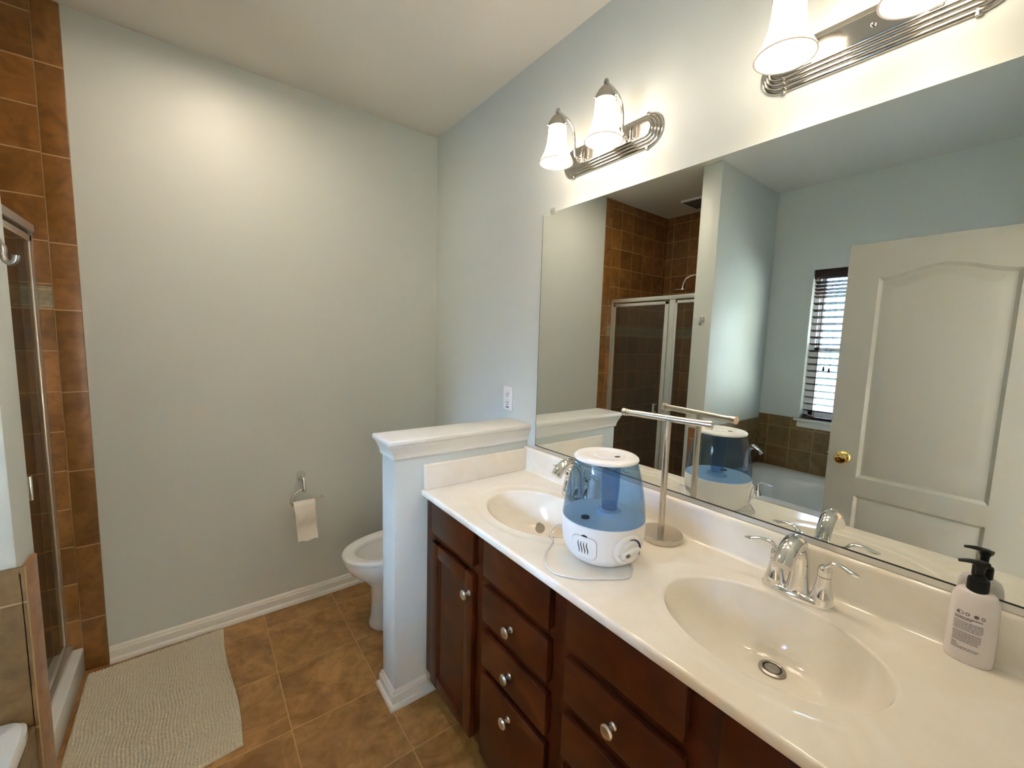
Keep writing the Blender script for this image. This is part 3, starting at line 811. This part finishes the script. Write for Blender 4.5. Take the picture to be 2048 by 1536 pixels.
# ---------------------------------------------------------------- humidifier
HX, HY = -0.338, -1.722
hu = thing('humidifier', 'white humidifier with translucent blue water tank and front dial', 'humidifier', (HX, HY, ZC))
vdir = Vector((HX + 1.2507, HY + 2.4639, 0)).normalized()
b = NB()
bprof_h = [(0.0, 0.0), (0.070, 0.0), (0.0775, 0.003), (0.094, 0.014), (0.1055, 0.030), (0.1118, 0.048), (0.1152, 0.072), (0.1165, 0.102), (0.1160, 0.120), (0.113, 0.122), (0.109, 0.1222), (0.098, 0.121), (0.05, 0.123), (0.0, 0.124)]
lathe(b, bprof_h, (HX, HY, ZC), n=72, cap=False)
hb = obj('base', b, MAT['plastic'], hu, smooth=45)
def base_r(z):
    P = bprof_h[1:9]
    for (r0, z0), (r1, z1) in zip(P, P[1:]):
        if z0 <= z <= z1: return r0 + (r1 - r0) * (z - z0) / (z1 - z0 + 1e-9)
    return P[-1][0]
b = NB()
op = [(0.1160, 0.1225), (0.1152, 0.137), (0.1125, 0.165), (0.1072, 0.200), (0.1000, 0.235), (0.0915, 0.265), (0.0860, 0.286)]
th = 0.0028
prf = op + [(r - th, z) for r, z in op[::-1]]
rows = []
for r, z in prf + [prf[0]]:
    rows.append([(HX + r * math.cos(2 * PI * i / 72), HY + r * math.sin(2 * PI * i / 72), ZC + z) for i in range(72)])
grid(b, rows, closed=True)
bmesh.ops.remove_doubles(b, verts=b.verts, dist=1e-6)
tk = obj('water_tank', b, MAT['tank'], hu, label='translucent blue tank')
b = NB()
cxo, cyo = HX + 0.016 * vdir.y + 0.01 * vdir.x, HY - 0.016 * vdir.x + 0.01 * vdir.y
lathe(b, [(0.034, 0.284), (0.033, 0.270), (0.0265, 0.256), (0.0255, 0.19), (0.0215, 0.137), (0.0195, 0.137), (0.023, 0.19), (0.024, 0.284)], (cxo, cyo, ZC), n=36, cap=False)
obj('mist_chimney', b, MAT['tank'], tk)
b = NB(); lathe(b, [(0.0, 0.122), (0.036, 0.122), (0.034, 0.132), (0.026, 0.135), (0.0, 0.135)], (cxo, cyo, ZC), n=36, cap=False); obj('mist_boss', b, simple('pale_blue_plastic', srgb(205, 218, 230), 0.4), hb)
b = NB(); q = Vector((HX, HY, 0)) - vdir * 0.045 - Vector((vdir.y, -vdir.x, 0)) * 0.048
lathe(b, [(0.0, 0.122), (0.0115, 0.122), (0.0115, 0.126), (0.0, 0.127)], (q.x, q.y, ZC), n=24, cap=False); obj('float_cap', b, MAT['inkd'], hb)
b = NB()
lathe(b, [(0.0850, 0.2845), (0.0890, 0.2850), (0.0900, 0.2875), (0.0890, 0.2915), (0.085, 0.2945), (0.076, 0.2965), (0.058, 0.297), (0.052, 0.2945), (0.046, 0.2935), (0.0, 0.2955)], (HX, HY, ZC), n=72, cap=True)
ld = obj('lid', b, MAT['plastic'], hu, smooth=50)
b = NB(); q = Vector((HX, HY, 0)) - vdir * 0.018 + Vector((vdir.y, -vdir.x, 0)) * 0.030
lathe(b, [(0.0, 0.2962), (0.0115, 0.2962), (0.0, 0.2975)], (q.x, q.y, ZC), n=24, sx=0.9, sy=0.6, cap=False); obj('mist_outlet', b, MAT['inkd'], ld)
b = NB(); lathe(b, [(0.037, 0.294), (0.039, 0.2975), (0.042, 0.2975), (0.044, 0.294)], (cxo - 0.01, cyo, ZC), n=40, cap=False); obj('lid_ring', b, MAT['plastic'], ld)
def on_base(ang, z, lift=0.0):
    """point on base surface; ang measured from the camera-facing front, positive to the right"""
    r = base_r(z) + lift
    d = -vdir * math.cos(ang) + Vector((vdir.y, -vdir.x, 0)) * math.sin(ang)
    return Vector((HX, HY, ZC + z)) + d * r
def base_frame(ang, z):
    p = on_base(ang, z)
    u = (on_base(ang + 0.02, z) - on_base(ang - 0.02, z)).normalized()
    v = (on_base(ang, z + 0.008) - on_base(ang, z - 0.008)).normalized()
    return p, u, v, u.cross(v).normalized()
p, u, v, w = base_frame(math.radians(38), 0.066)
if w.dot(p - Vector((HX, HY, p.z))) < 0: w = -w
FM = Matrix((( u.x, v.x, w.x), (u.y, v.y, w.y), (u.z, v.z, w.z)))
b = NB(); lathe(b, [(0.0445, -0.020), (0.0435, -0.006), (0.0410, 0.000), (0.0375, 0.0028), (0.0305, 0.0032), (0.0298, 0.001), (0.0, 0.001)], p, n=48, M=FM, cap=False); dbz = obj('dial_bezel', b, MAT['plastic'], hu, smooth=50)
b = NB(); lathe(b, [(0.0280, 0.001), (0.0276, 0.006), (0.0255, 0.008), (0.0, 0.0084)], p, n=48, M=FM, cap=False)
dk = obj('dial', b, MAT['plastic'], dbz)
b = NB()
for sx_ in (1,):
    rows = []
    for i in range(13):
        t = -1 + 2 * i / 12
        hw = 0.011 * (1 - 0.75 * t * t) if t > 0 else 0.011 * (1 - 0.35 * t * t)
        rows.append([p + FM @ Vector((t * 0.0265, t * 0.007 + yy * hw, zz)) for yy, zz in ((-1, 0.007), (-0.8, 0.0135), (0, 0.0155), (0.8, 0.0135), (1, 0.007))])
    grid(b, rows, cap0=True, cap1=True)
obj('dial_grip', b, MAT['plastic'], dk, smooth=60)
b = NB(); lathe(b, [(0.0, 0.0), (0.0075, 0.0), (0.0, 0.0008)], p + FM @ Vector((-0.0135, -0.004, 0.0150)), n=20, M=FM @ Matrix.Diagonal((1.2, 0.8, 1)), cap=False); obj('indicator_window', b, MAT['ink'], dk)
b = NB()
rows = []
for i in range(21):
    t = i / 20; a = math.radians(100 - 95 * t); hw = 0.0012 + 0.0022 * t
    rows.append([p + FM @ Vector((math.cos(a) * r, math.sin(a) * r, 0.0036)) for r in (0.0335 - hw, 0.0335 + hw)])
grid(b, rows)
for dx, dy in ((0.0350, -0.010), (0.0322, -0.014), (0.0365, -0.0155)):
    lathe(b, [(0.0, 0.0), (0.0019, 0.0), (0.0, 0.0004)], p + FM @ Vector((dx, dy, 0.0032)), n=12, M=FM, cap=False)
obj('mist_level_mark', b, MAT['bluep'], dbz, smooth=0)
b = NB()
rows = []
for i in range(25):
    a = 2 * PI * i / 24
    rows.append([p + FM @ Vector((-0.0335 + math.cos(a) * r * 0.7, -0.008 + math.sin(a) * r, 0.0036)) for r in (0.0017, 0.0026)])
grid(b, rows)
obj('zero_mark', b, MAT['inkd'], dbz, smooth=0)
# filter door with wavy vents
b = NB()
A0 = math.radians(-24)
def patch(ang0, z0, hw, hh, lift, nn=40, p_=4.0):
    return [on_base(ang0 + rr(2 * PI * i / nn, hw, hh, p_)[0], z0 + rr(2 * PI * i / nn, hw, hh, p_)[1], lift) for i in range(nn)]
rows = [patch(A0, 0.064, 0.315, 0.0315, -0.002), patch(A0, 0.064, 0.315, 0.0315, 0.0012), patch(A0, 0.064, 0.303, 0.0303, 0.0022), patch(A0, 0.064, 0.2, 0.02, 0.0022), patch(A0, 0.064, 0.1, 0.01, 0.0022), patch(A0, 0.064, 0.002, 0.0002, 0.0022)]
grid(b, rows, closed=True, cap1=True)
fd = obj('filter_door', b, MAT['plastic'], hu)
b = NB()
rows = [patch(A0, 0.064, 0.325, 0.0325, 0.0004), patch(A0, 0.064, 0.317, 0.0317, 0.0004)]
grid(b, rows, closed=True); obj('door_seam', b, MAT['ink'], fd, smooth=0)
b = NB()
for kx in range(4):
    a0 = A0 - 0.035 + (kx - 1.5) * 0.072 + 0.03
    rows = []
    for i in range(15):
        t = i / 14; zz = 0.048 + 0.034 * t
        a = a0 + 0.013 * math.sin(t * 2 * PI) - 0.010 * t + 0.0
        hw = 0.0145 * (math.sin(PI * min(max(t, 0.04), 0.96)) ** 0.5)
        rows.append([on_base(a - hw, zz, 0.0026), on_base(a + hw, zz, 0.0026)])
    grid(b, rows)
obj('vent_slits', b, MAT['dark'], fd, smooth=0)
b = NB()
rows = [patch(A0 + 0.02, 0.0965, 0.075, 0.0045, 0.0010, 24, 2), patch(A0 + 0.02, 0.0965, 0.03, 0.002, 0.0012, 24, 2)]
grid(b, rows, closed=True, cap1=True); obj('finger_slot', b, MAT['dark'], hb, smooth=0)
# small printed label on the far side
b = NB()
for i in range(5):
    zz = 0.070 - i * 0.0045
    a0, a1 = math.radians(150 if i else 158), math.radians(187 if i != 4 else 172)
    rows = []
    for j in range(11):
        a = a0 + (a1 - a0) * j / 10
        rows.append([on_base(a, zz - 0.0011, 0.0006), on_base(a, zz + 0.0011, 0.0006)])
    grid(b, rows)
obj('printed_label', b, MAT['ink'], hb, smooth=0)
# power cord
b = NB()
zc = ZC + 0.0035
tube(b, [(-0.235, -1.695, ZC + 0.010), (-0.262, -1.640, zc + 0.002), (-0.312, -1.592, 0.918), (-0.352, -1.560, 0.926), (-0.392, -1.562, 0.912), (-0.408, -1.592, zc + 0.003), (-0.432, -1.608, zc), (-0.470, -1.630, zc), (-0.512, -1.676, zc), (-0.523, -1.722, zc), (-0.505, -1.757, zc), (-0.478, -1.785, zc), (-0.425, -1.822, zc), (-0.383, -1.846, zc), (-0.352, -1.838, zc), (-0.318, -1.812, zc), (-0.290, -1.775, ZC + 0.004)], 0.0031, 10, 8)
obj('power_cord', b, MAT['cordw'], hu, label='thin white cord')

# ---------------------------------------------------------------- hand towel stand
tx, ty = -0.098, -1.759
ts = thing('towel_stand', 'brushed nickel T-shaped hand towel stand on a round base', 'towel stand', (tx, ty, ZC))
b = NB(); lathe(b, [(0.0, 0.0), (0.064, 0.0), (0.0665, 0.002), (0.0665, 0.016), (0.0645, 0.0185), (0.0, 0.0187)], (tx, ty, ZC), n=72, cap=False); obj('base', b, MAT['nickel'], ts)
b = NB(); tube(b, [(tx, ty, ZC + 0.018), (tx, ty, 1.274)], 0.0098, 24, 1); obj('pole', b, MAT['nickel'], ts)
b = NB(); e0, e1 = Vector((-0.122, -1.611, 1.280)), Vector((-0.080, -1.883, 1.280))
tube(b, [e0, e1], 0.0100, 24, 1)
br = obj('crossbar', b, MAT['nickel'], ts)
dd = (e1 - e0).normalized()
for e, s in ((e0, -1), (e1, 1)):
    b = NB(); tube(b, [e - dd * s * 0.010, e + dd * s * 0.004], 0.0128, 24, 1); tube(b, [e - dd * s * 0.016, e - dd * s * 0.011], 0.0118, 24, 1); obj('end_cap', b, MAT['nickel'], br)

# ---------------------------------------------------------------- soap bottle
SXc, SYc = -0.0475, -2.4165
so = thing('soap_dispenser', 'white pump soap bottle with black top beside the backsplash', 'soap bottle', (SXc, SYc, ZC))
b = NB()
pr = [(0.0, 0.0), (0.90, 0.0), (0.975, 0.003), (1.0, 0.010), (1.0, 0.110), (0.985, 0.121), (0.93, 0.132), (0.82, 0.141), (0.70, 0.145), (0.5, 0.147), (0.0, 0.147)]
rows = []
for r, z in pr:
    r = max(r, 1e-4)
    rows.append([(SXc + rr(2 * PI * i / 64, 0.0225, 0.0340, 2.3)[0] * r, SYc + rr(2 * PI * i / 64, 0.0225, 0.0340, 2.3)[1] * r, ZC + z) for i in range(64)])
grid(b, rows, closed=True)
sbod = obj('bottle', b, MAT['soap'], so, smooth=50)
b = NB(); lathe(b, [(0.0, 0.144), (0.0155, 0.144), (0.0155, 0.166), (0.0145, 0.170), (0.0110, 0.171), (0.0100, 0.176), (0.0062, 0.177), (0.0070, 0.191), (0.0090, 0.196), (0.0090, 0.203), (0.007, 0.2055), (0.0, 0.206)], (SXc, SYc, ZC), n=32, cap=False)
pm = obj('pump', b, MAT['black'], so)
b = NB(); tube(b, [(SXc + 0.002, SYc - 0.010, ZC + 0.201), (SXc - 0.004, SYc + 0.012, ZC + 0.202), (SXc - 0.008, SYc + 0.030, ZC + 0.198)], [0.0080, 0.0070, 0.0042], 14, 6, flat=0.6); obj('nozzle', b, MAT['black'], pm)
def on_bottle(a, z, lift=0.0004):
    q = Vector(rr(a, 0.0225, 0.0340, 2.3))
    q = q * (1 + lift / q.length)
    return (SXc + q.x, SYc + q.y, ZC + z)
AC = math.radians(176)
def strip(bm, a0, a1, z, h, nn=14):
    rows = []
    for j in range(nn + 1):
        a = a0 + (a1 - a0) * j / nn
        rows.append([on_bottle(a, z - h / 2), on_bottle(a, z + h / 2)])
    grid(bm, rows)
b = NB()
aL, aR = AC - 0.62, AC + 0.50
zz = 0.092
spec = [(0.0021, 0.95, 1), (0.0021, 0.62, 1), (0, 0, 0)] + [(0.0013, 1.0, 1)] * 5 + [(0.0013, 0.93, 1), (0, 0, 0)] + [(0.0013, 0.97, 1)] * 5 + [(0.0013, 0.88, 1), (0.0013, 0.90, 1), (0, 0, 0), (0.0016, 0.22, 1), (0.0013, 0.28, 1), (0.0013, 0.96, 1), (0.0013, 0.90, 1)]
spec = spec[:]
rnd = random.Random(3)
for h, wid, on in spec:
    if on:
        a = aL; end = aL + (aR - aL) * wid
        while a < end - 0.02:
            w_ = rnd.uniform(0.05, 0.14); strip(b, end + aL - a, end + aL - min(a + w_, end), zz, h, 3); a += w_ + 0.015
    zz -= 0.0031 if on else 0.0028
# text is read from the bottle's left as the camera sees it
obj('printed_text', b, MAT['ink'], sbod, smooth=0)
b = NB()
for i, a in enumerate((0.50, 0.25, -0.02)):
    nn = 16
    ctr = AC + a - 0.06
    rows = [[on_bottle(ctr + math.cos(2 * PI * k / nn) * s * 0.085, 0.1005 + math.sin(2 * PI * k / nn) * s * 0.0034 - (0.002 if math.sin(2 * PI * k / nn) < 0 else 0) * 0) for k in range(nn)] for s in (1.0, 0.55 if i != 1 else 0.1)]
    grid(b, rows, closed=True)
rows = [[on_bottle(AC - 0.38 + math.cos(2 * PI * k / 20) * s * 0.17, 0.1005 + math.sin(2 * PI * k / 20) * s * 0.0040) for k in range(20)] for s in (1.0, 0.75)]
grid(b, rows, closed=True)
rows = [[on_bottle(AC - 0.46 + math.cos(2 * PI * k / 20) * s * 0.07, 0.1005 + math.sin(2 * PI * k / 20) * s * 0.0028) for k in range(20)] for s in (1.0, 0.1)]
grid(b, rows, closed=True)
obj('printed_icons', b, MAT['ink'], sbod, smooth=0)

# ---------------------------------------------------------------- vanity lights
def stadium(L, hh, ins, wide, n=20):
    """outline in (y,z): straight sides with half-round ends; L half length, hh half height"""
    h = hh - ins; e = L - hh
    pts = []
    for i in range(n + 1):
        a = -PI / 2 + PI * i / n
        pts.append((e + h * math.cos(a), h * math.sin(a)))
    for i in range(n + 1):
        a = PI / 2 + PI * i / n
        pts.append((-e + h * math.cos(a), h * math.sin(a)))
    return pts
def vanity_light(cy, label, wire):
    zc_ = 2.222
    t = thing('vanity_light', label, 'wall light', (0, cy, zc_), 'two-lamp vanity lights')
    b = NB()
    rows = []
    for ins, x in ((0.0, -0.0002), (0.0, -0.006), (0.003, -0.009), (0.008, -0.009), (0.0095, -0.014), (0.012, -0.0165), (0.016, -0.0165), (0.0175, -0.0215), (0.020, -0.024), (0.024, -0.024), (0.0255, -0.029), (0.028, -0.031), (0.033, -0.031)):
        rows.append([(x, cy + y, zc_ + z) for y, z in stadium(0.228, 0.055, ins, 0)])
    grid(b, rows, closed=True, cap0=True, cap1=True)
    # squared shoulders where the half-round ends meet the straight sides
    for sy in (-1, 1):
        for sz in (-1, 1):
            box(b, -0.010, -0.0002, cy + sy * 0.176, cy + sy * 0.166, zc_ + sz * 0.050, zc_ + sz * 0.060, 0.0015)
    pl = obj('back_plate', b, MAT['fixture'], t, smooth=50)
    for sy in (-1, 1):
        b = NB(); lathe(b, [(0.0, 0.0), (0.005, 0.0), (0.005, -0.004), (0.003, -0.007), (0.0, -0.008)], (-0.031, cy + sy * 0.012, zc_), 'x', 16, cap=False)
        if sy == -1: obj('cap_screw', b, MAT['fixture'], pl)
        else: b.free()
    for sy in (1, -1):
        ly = cy + sy * 0.1125; lx = -0.158
        b = NB()
        box(b, -0.038, -0.030, ly - 0.012, ly + 0.012, zc_ - 0.026, zc_ + 0.026, 0.003)
        lathe(b, [(0.0, 0.0), (0.010, 0.0), (0.010, -0.012), (0.007, -0.020), (0.0, -0.020)], (-0.037, ly, zc_ - 0.012), 'x', 20, cap=False)
        tube(b, [(-0.048, ly, zc_ - 0.012), (-0.060, ly, zc_ - 0.010), (-0.066, ly, zc_ + 0.010), (-0.068, ly, zc_ + 0.050), (-0.078, ly, zc_ + 0.085), (-0.102, ly, zc_ + 0.108), (-0.132, ly, zc_ + 0.118), (lx, ly, zc_ + 0.122)], 0.0048, 14, 6)
        lathe(b, [(0.0, 0.134), (0.006, 0.132), (0.0085, 0.126), (0.0085, 0.120), (0.006, 0.114), (0.0, 0.112)], (lx, ly, zc_), n=20)
        arm = obj('arm', b, MAT['fixture'], t)
        b = NB()
        lathe(b, [(0.0, 0.116), (0.008, 0.115), (0.014, 0.109), (0.024, 0.098), (0.032, 0.084), (0.0345, 0.074), (0.0345, 0.066), (0.031, 0.066), (0.031, 0.082), (0.0, 0.10)], (lx, ly, zc_), n=40, cap=False)
        for a in (0.6, 2.7, 4.8):
            tube(b, [(lx + 0.033 * math.cos(a), ly + 0.033 * math.sin(a), zc_ + 0.071), (lx + 0.041 * math.cos(a), ly + 0.041 * math.sin(a), zc_ + 0.071)], 0.0032, 10, 1)
        obj('fitter_cap', b, MAT['fixture'], arm)
        b = NB()
        o_ = [(0.028, 0.082), (0.0315, 0.074), (0.0325, 0.060), (0.0335, 0.040), (0.0360, 0.015), (0.0405, -0.008), (0.0470, -0.026), (0.0545, -0.041), (0.0610, -0.053), (0.0635, -0.059)]
        ins_ = [(r - 0.004, z) for r, z in o_[::-1]]
        rows = [[(lx + r * math.cos(2 * PI * i / 48), ly + r * math.sin(2 * PI * i / 48), zc_ + z) for i in range(48)] for r, z in o_ + ins_]
        grid(b, rows, closed=True)
        sh_ = obj('glass_shade', b, MAT['shade'], arm, smooth=60, label='lit frosted white bell shade')
        b = NB(); lathe(b, [(0.0, 0.075), (0.013, 0.07), (0.014, 0.05), (0.022, 0.032), (0.0265, 0.012), (0.024, -0.006), (0.014, -0.018), (0.0, -0.021)], (lx, ly, zc_), n=28)
        obj('bulb', b, MAT['bulb'], arm)
    if wire:
        b = NB()
        y0 = cy + 0.168
        P = [(-0.034 + 0.0022 * math.cos(i * 1.9), y0 - 0.002 * i * 0.25 + 0.0022 * math.sin(i * 1.9), zc_ - 0.012 - i * 0.0034) for i in range(16)]
        P = [(x + i * 0.0014, y, z) for i, (x, y, z) in enumerate(P)]
        tube(b, P, 0.0012, 8, 4)
        obj('twisted_wire', b, MAT['fixture'], t)
vanity_light(-1.382, 'nickel wall light with two lit bell shades nearer the toilet', False)
vanity_light(-2.135, 'nickel wall light with two lit bell shades above the soap bottle end', True)

rl = thing('recessed_light', 'round lit recessed ceiling light over the floor near the shower', 'ceiling light', (-1.13, -0.565, H))
b = NB(); lathe(b, [(0.078, 0.0), (0.098, 0.0), (0.098, -0.006), (0.092, -0.011), (0.080, -0.012), (0.076, -0.010), (0.076, 0.0)], (-1.13, -0.565, H), n=64, cap=False); obj('trim_ring', b, MAT['plastic'], rl)
b = NB(); lathe(b, [(0.0, -0.002), (0.0765, -0.002), (0.0765, -0.0005), (0.0, -0.0005)], (-1.13, -0.565, H), n=64, cap=False); obj('lens', b, emit('lit_lens', (1.0, 0.81, 0.63), CAN_E), rl)

# ---------------------------------------------------------------- toilet paper
tp = thing('paper_holder', 'chrome swing arm toilet paper holder on the back wall', 'toilet paper holder', (-0.812, 0, 0.735))
b = NB(); lathe(b, [(0.0, 0.0), (0.0245, 0.0), (0.0245, -0.004), (0.020, -0.012), (0.013, -0.026), (0.010, -0.040), (0.0, -0.044)], (-0.812, 0, 0.735), 'y', 36, cap=False); obj('wall_mount', b, MAT['chrome'], tp)
b = NB(); tube(b, [(-0.812, -0.034, 0.735), (-0.812, -0.058, 0.725), (-0.812, -0.070, 0.700), (-0.812, -0.074, 0.672)], [0.010, 0.0085, 0.0085, 0.0095], 16, 6); lathe(b, [(0.0, 0.012), (0.009, 0.010), (0.011, 0.0), (0.009, -0.012), (0.0, -0.014)], (-0.812, -0.075, 0.672), n=20); obj('post', b, MAT['chrome'], tp)
b = NB(); tube(b, [(-0.814, -0.076, 0.676), (-0.836, -0.076, 0.672), (-0.862, -0.076, 0.655), (-0.876, -0.076, 0.628), (-0.878, -0.076, 0.606), (-0.868, -0.076, 0.598), (-0.840, -0.076, 0.600), (-0.780, -0.076, 0.603), (-0.738, -0.076, 0.605), (-0.726, -0.076, 0.611), (-0.724, -0.076, 0.624)], [0.0045] * 10 + [0.006], 14, 8); obj('arm', b, MAT['chrome'], tp)
pr_ = thing('toilet_paper_roll', 'nearly used up white toilet paper roll hanging on the holder arm', 'toilet paper', (-0.815, -0.076, 0.60))
b = NB(); rc = 0.0255
lathe(b, [(0.019, -0.052), (rc, -0.052), (rc, 0.052), (0.019, 0.052), (0.019, -0.052)], (-0.815, -0.078, 0.588), 'x', 40, cap=False); obj('roll', b, MAT['paper'], pr_)
b = NB(); rows = []
rnd = random.Random(5)
for i in range(30):
    if i < 8:
        a = PI / 2 + PI / 2 * i / 7
        yy, zz = -0.078 + (rc + 0.001) * math.cos(a), 0.588 + (rc + 0.001) * math.sin(a)
    else:
        zz = 0.588 - (i - 7) * 0.0083; yy = -0.078 - rc - 0.001 - 0.006 * math.sin((i - 7) * 0.33) - 0.0006 * (i - 7)
    rows.append([(-0.866 + 0.099 * j / 12 + 0.0005 * (i - 7) * (i > 7), yy + 0.0018 * math.sin(j * 0.9 + i * 0.5), zz + (0.004 * math.sin(j * 0.8) if i == 29 else 0)) for j in range(13)])
grid(b, rows)
rows2 = [[(x, y + 0.0008, z - 0.0002) for x, y, z in r] for r in rows]
grid(b, rows2)
obj('hanging_sheet', b, MAT['paper'], pr_, smooth=80)

# ---------------------------------------------------------------- toilet
TCX, TCY = -0.40, -0.43
to = thing('toilet', 'white toilet behind the half wall with its seat ring down', 'toilet', (TCX, TCY, 0))
def egg(t, xf, xb, wid):
    """front at -x; returns point on egg outline"""
    c_, s_ = math.cos(t), math.sin(t)
    x = (-xf if c_ > 0 else xb) * abs(c_) ** (0.95 if c_ > 0 else 0.7)
    return x, wid * math.copysign(abs(s_) ** 0.9, s_)
def eggrow(xc, xf, xb, w_, z, n=64): return [(xc + egg(2 * PI * i / n, xf, xb, w_)[0], TCY + egg(2 * PI * i / n, xf, xb, w_)[1], z) for i in range(n)]
b = NB()
rows = [eggrow(-0.36, 0.222, 0.20, 0.118, 0.0), eggrow(-0.36, 0.222, 0.20, 0.118, 0.012), eggrow(-0.36, 0.213, 0.20, 0.110, 0.04), eggrow(-0.365, 0.203, 0.20, 0.102, 0.12), eggrow(-0.375, 0.200, 0.20, 0.102, 0.22), eggrow(-0.39, 0.232, 0.19, 0.132, 0.272), eggrow(-0.40, 0.275, 0.19, 0.165, 0.32), eggrow(-0.40, 0.298, 0.19, 0.180, 0.355), eggrow(-0.40, 0.306, 0.19, 0.185, 0.385), eggrow(-0.40, 0.302, 0.19, 0.182, 0.392),
        eggrow(-0.40, 0.25, 0.14, 0.13, 0.392), eggrow(-0.40, 0.24, 0.13, 0.12, 0.37), eggrow(-0.40, 0.20, 0.11, 0.10, 0.28), eggrow(-0.38, 0.10, 0.07, 0.06, 0.20), eggrow(-0.38, 0.01, 0.01, 0.01, 0.19)]
grid(b, rows, closed=True, cap0=True, cap1=True)
obj('bowl', b, MAT['porc'], to, smooth=60)
b = NB()
rows = [eggrow(-0.40, 0.306, 0.19, 0.186, 0.394), eggrow(-0.40, 0.312, 0.19, 0.190, 0.404), eggrow(-0.40, 0.307, 0.19, 0.187, 0.414), eggrow(-0.40, 0.295, 0.18, 0.175, 0.418), eggrow(-0.40, 0.258, 0.15, 0.137, 0.415), eggrow(-0.40, 0.248, 0.14, 0.127, 0.406), eggrow(-0.40, 0.248, 0.14, 0.127, 0.394)]
grid(b, rows + [rows[0]], closed=True)
obj('seat', b, MAT['plastic'], to, smooth=60)
b = NB(); rows = []
for s, x in ((1.0, -0.168), (1.0, -0.156), (0.9, -0.152)):
    rows.append([(x - 0.0 + 0.06 * ((0.62 + egg(2 * PI * i / 48, 0.2, 0.2, 0.182)[0] * s - 0.42) / 0.4), TCY + egg(2 * PI * i / 48, 0.2, 0.2, 0.182)[1] * s, 0.625 + egg(2 * PI * i / 48, 0.2, 0.2, 0.182)[0] * s) for i in range(48)])
grid(b, rows, closed=True, cap0=True, cap1=True); obj('lid', b, MAT['plastic'], to)
b = NB(); box(b, -0.215, -0.012, TCY - 0.20, TCY + 0.20, 0.38, 0.41, 0.008); obj('tank_shelf', b, MAT['porc'], to)
b = NB(); box(b, -0.075 - 0.03, -0.012, TCY - 0.205, TCY + 0.205, 0.41, 0.74, 0.012, 3); obj('tank', b, MAT['porc'], to)
b = NB(); box(b, -0.112, -0.008, TCY - 0.212, TCY + 0.212, 0.74, 0.768, 0.008, 3); obj('tank_lid', b, MAT['porc'], to)

# ---------------------------------------------------------------- bath mat
b = NB()
nx, ny = 150, 232
c00, c10, c01, c11 = Vector((-1.168, -0.802)), Vector((-1.672, -0.862)), Vector((-1.192, -0.040)), Vector((-1.680, -0.052))
rows = []
rnd = random.Random(11)
jit = [[rnd.uniform(-1, 1) for _ in range(nx + 1)] for _ in range(ny + 1)]
for j in range(ny + 1):
    v_ = j / ny
    r = []
    for i in range(nx + 1):
        u_ = i / nx
        q = (c00 * (1 - u_) + c10 * u_) * (1 - v_) + (c01 * (1 - u_) + c11 * u_) * v_
        bow = 0.008 * math.sin(v_ * PI * 2.0) * (1 - u_)
        e = min(u_, 1 - u_, v_ * 1.5, (1 - v_) * 1.5) * 0.5
        edge = min(1.0, e / 0.006)
        rib = math.sin((q.x * 0.97 + 0.004 * math.sin(q.y * 30)) / 0.0105 * 2 * PI)
        bob = math.sin(q.y / 0.0085 * 2 * PI + 2.2 * math.floor((q.x * 0.97) / 0.0105 + 0.25))
        h = 0.004 + edge ** 0.5 * (0.0085 + 0.0022 * rib + 0.0012 * bob + 0.0012 * jit[j][i])
        r.append((q.x + bow, q.y, h))
    rows.append(r)
R_ = grid(b, rows)
under = [[(x, y, 0.0008) for x, y, z in (rows[0])]]
grid(b, [[(x, y, 0.0005) for x, y, z in rows[0]], rows[0]]); grid(b, [[(x, y, 0.0005) for x, y, z in rows[-1]], rows[-1]])
grid(b, [[(r[0][0], r[0][1], 0.0005) for r in rows], [r[0] for r in rows]]); grid(b, [[(r[-1][0], r[-1][1], 0.0005) for r in rows], [r[-1] for r in rows]])
bmesh.ops.remove_doubles(b, verts=b.verts, dist=1e-6)
o = obj('bath_mat', b, MAT['rug'], None, smooth=80)
o['label'] = 'grey beige ribbed bath mat on the tile floor in front of the shower'; o['category'] = 'bath mat'

for o in bpy.data.objects:
    if '_o' in o: del o['_o']
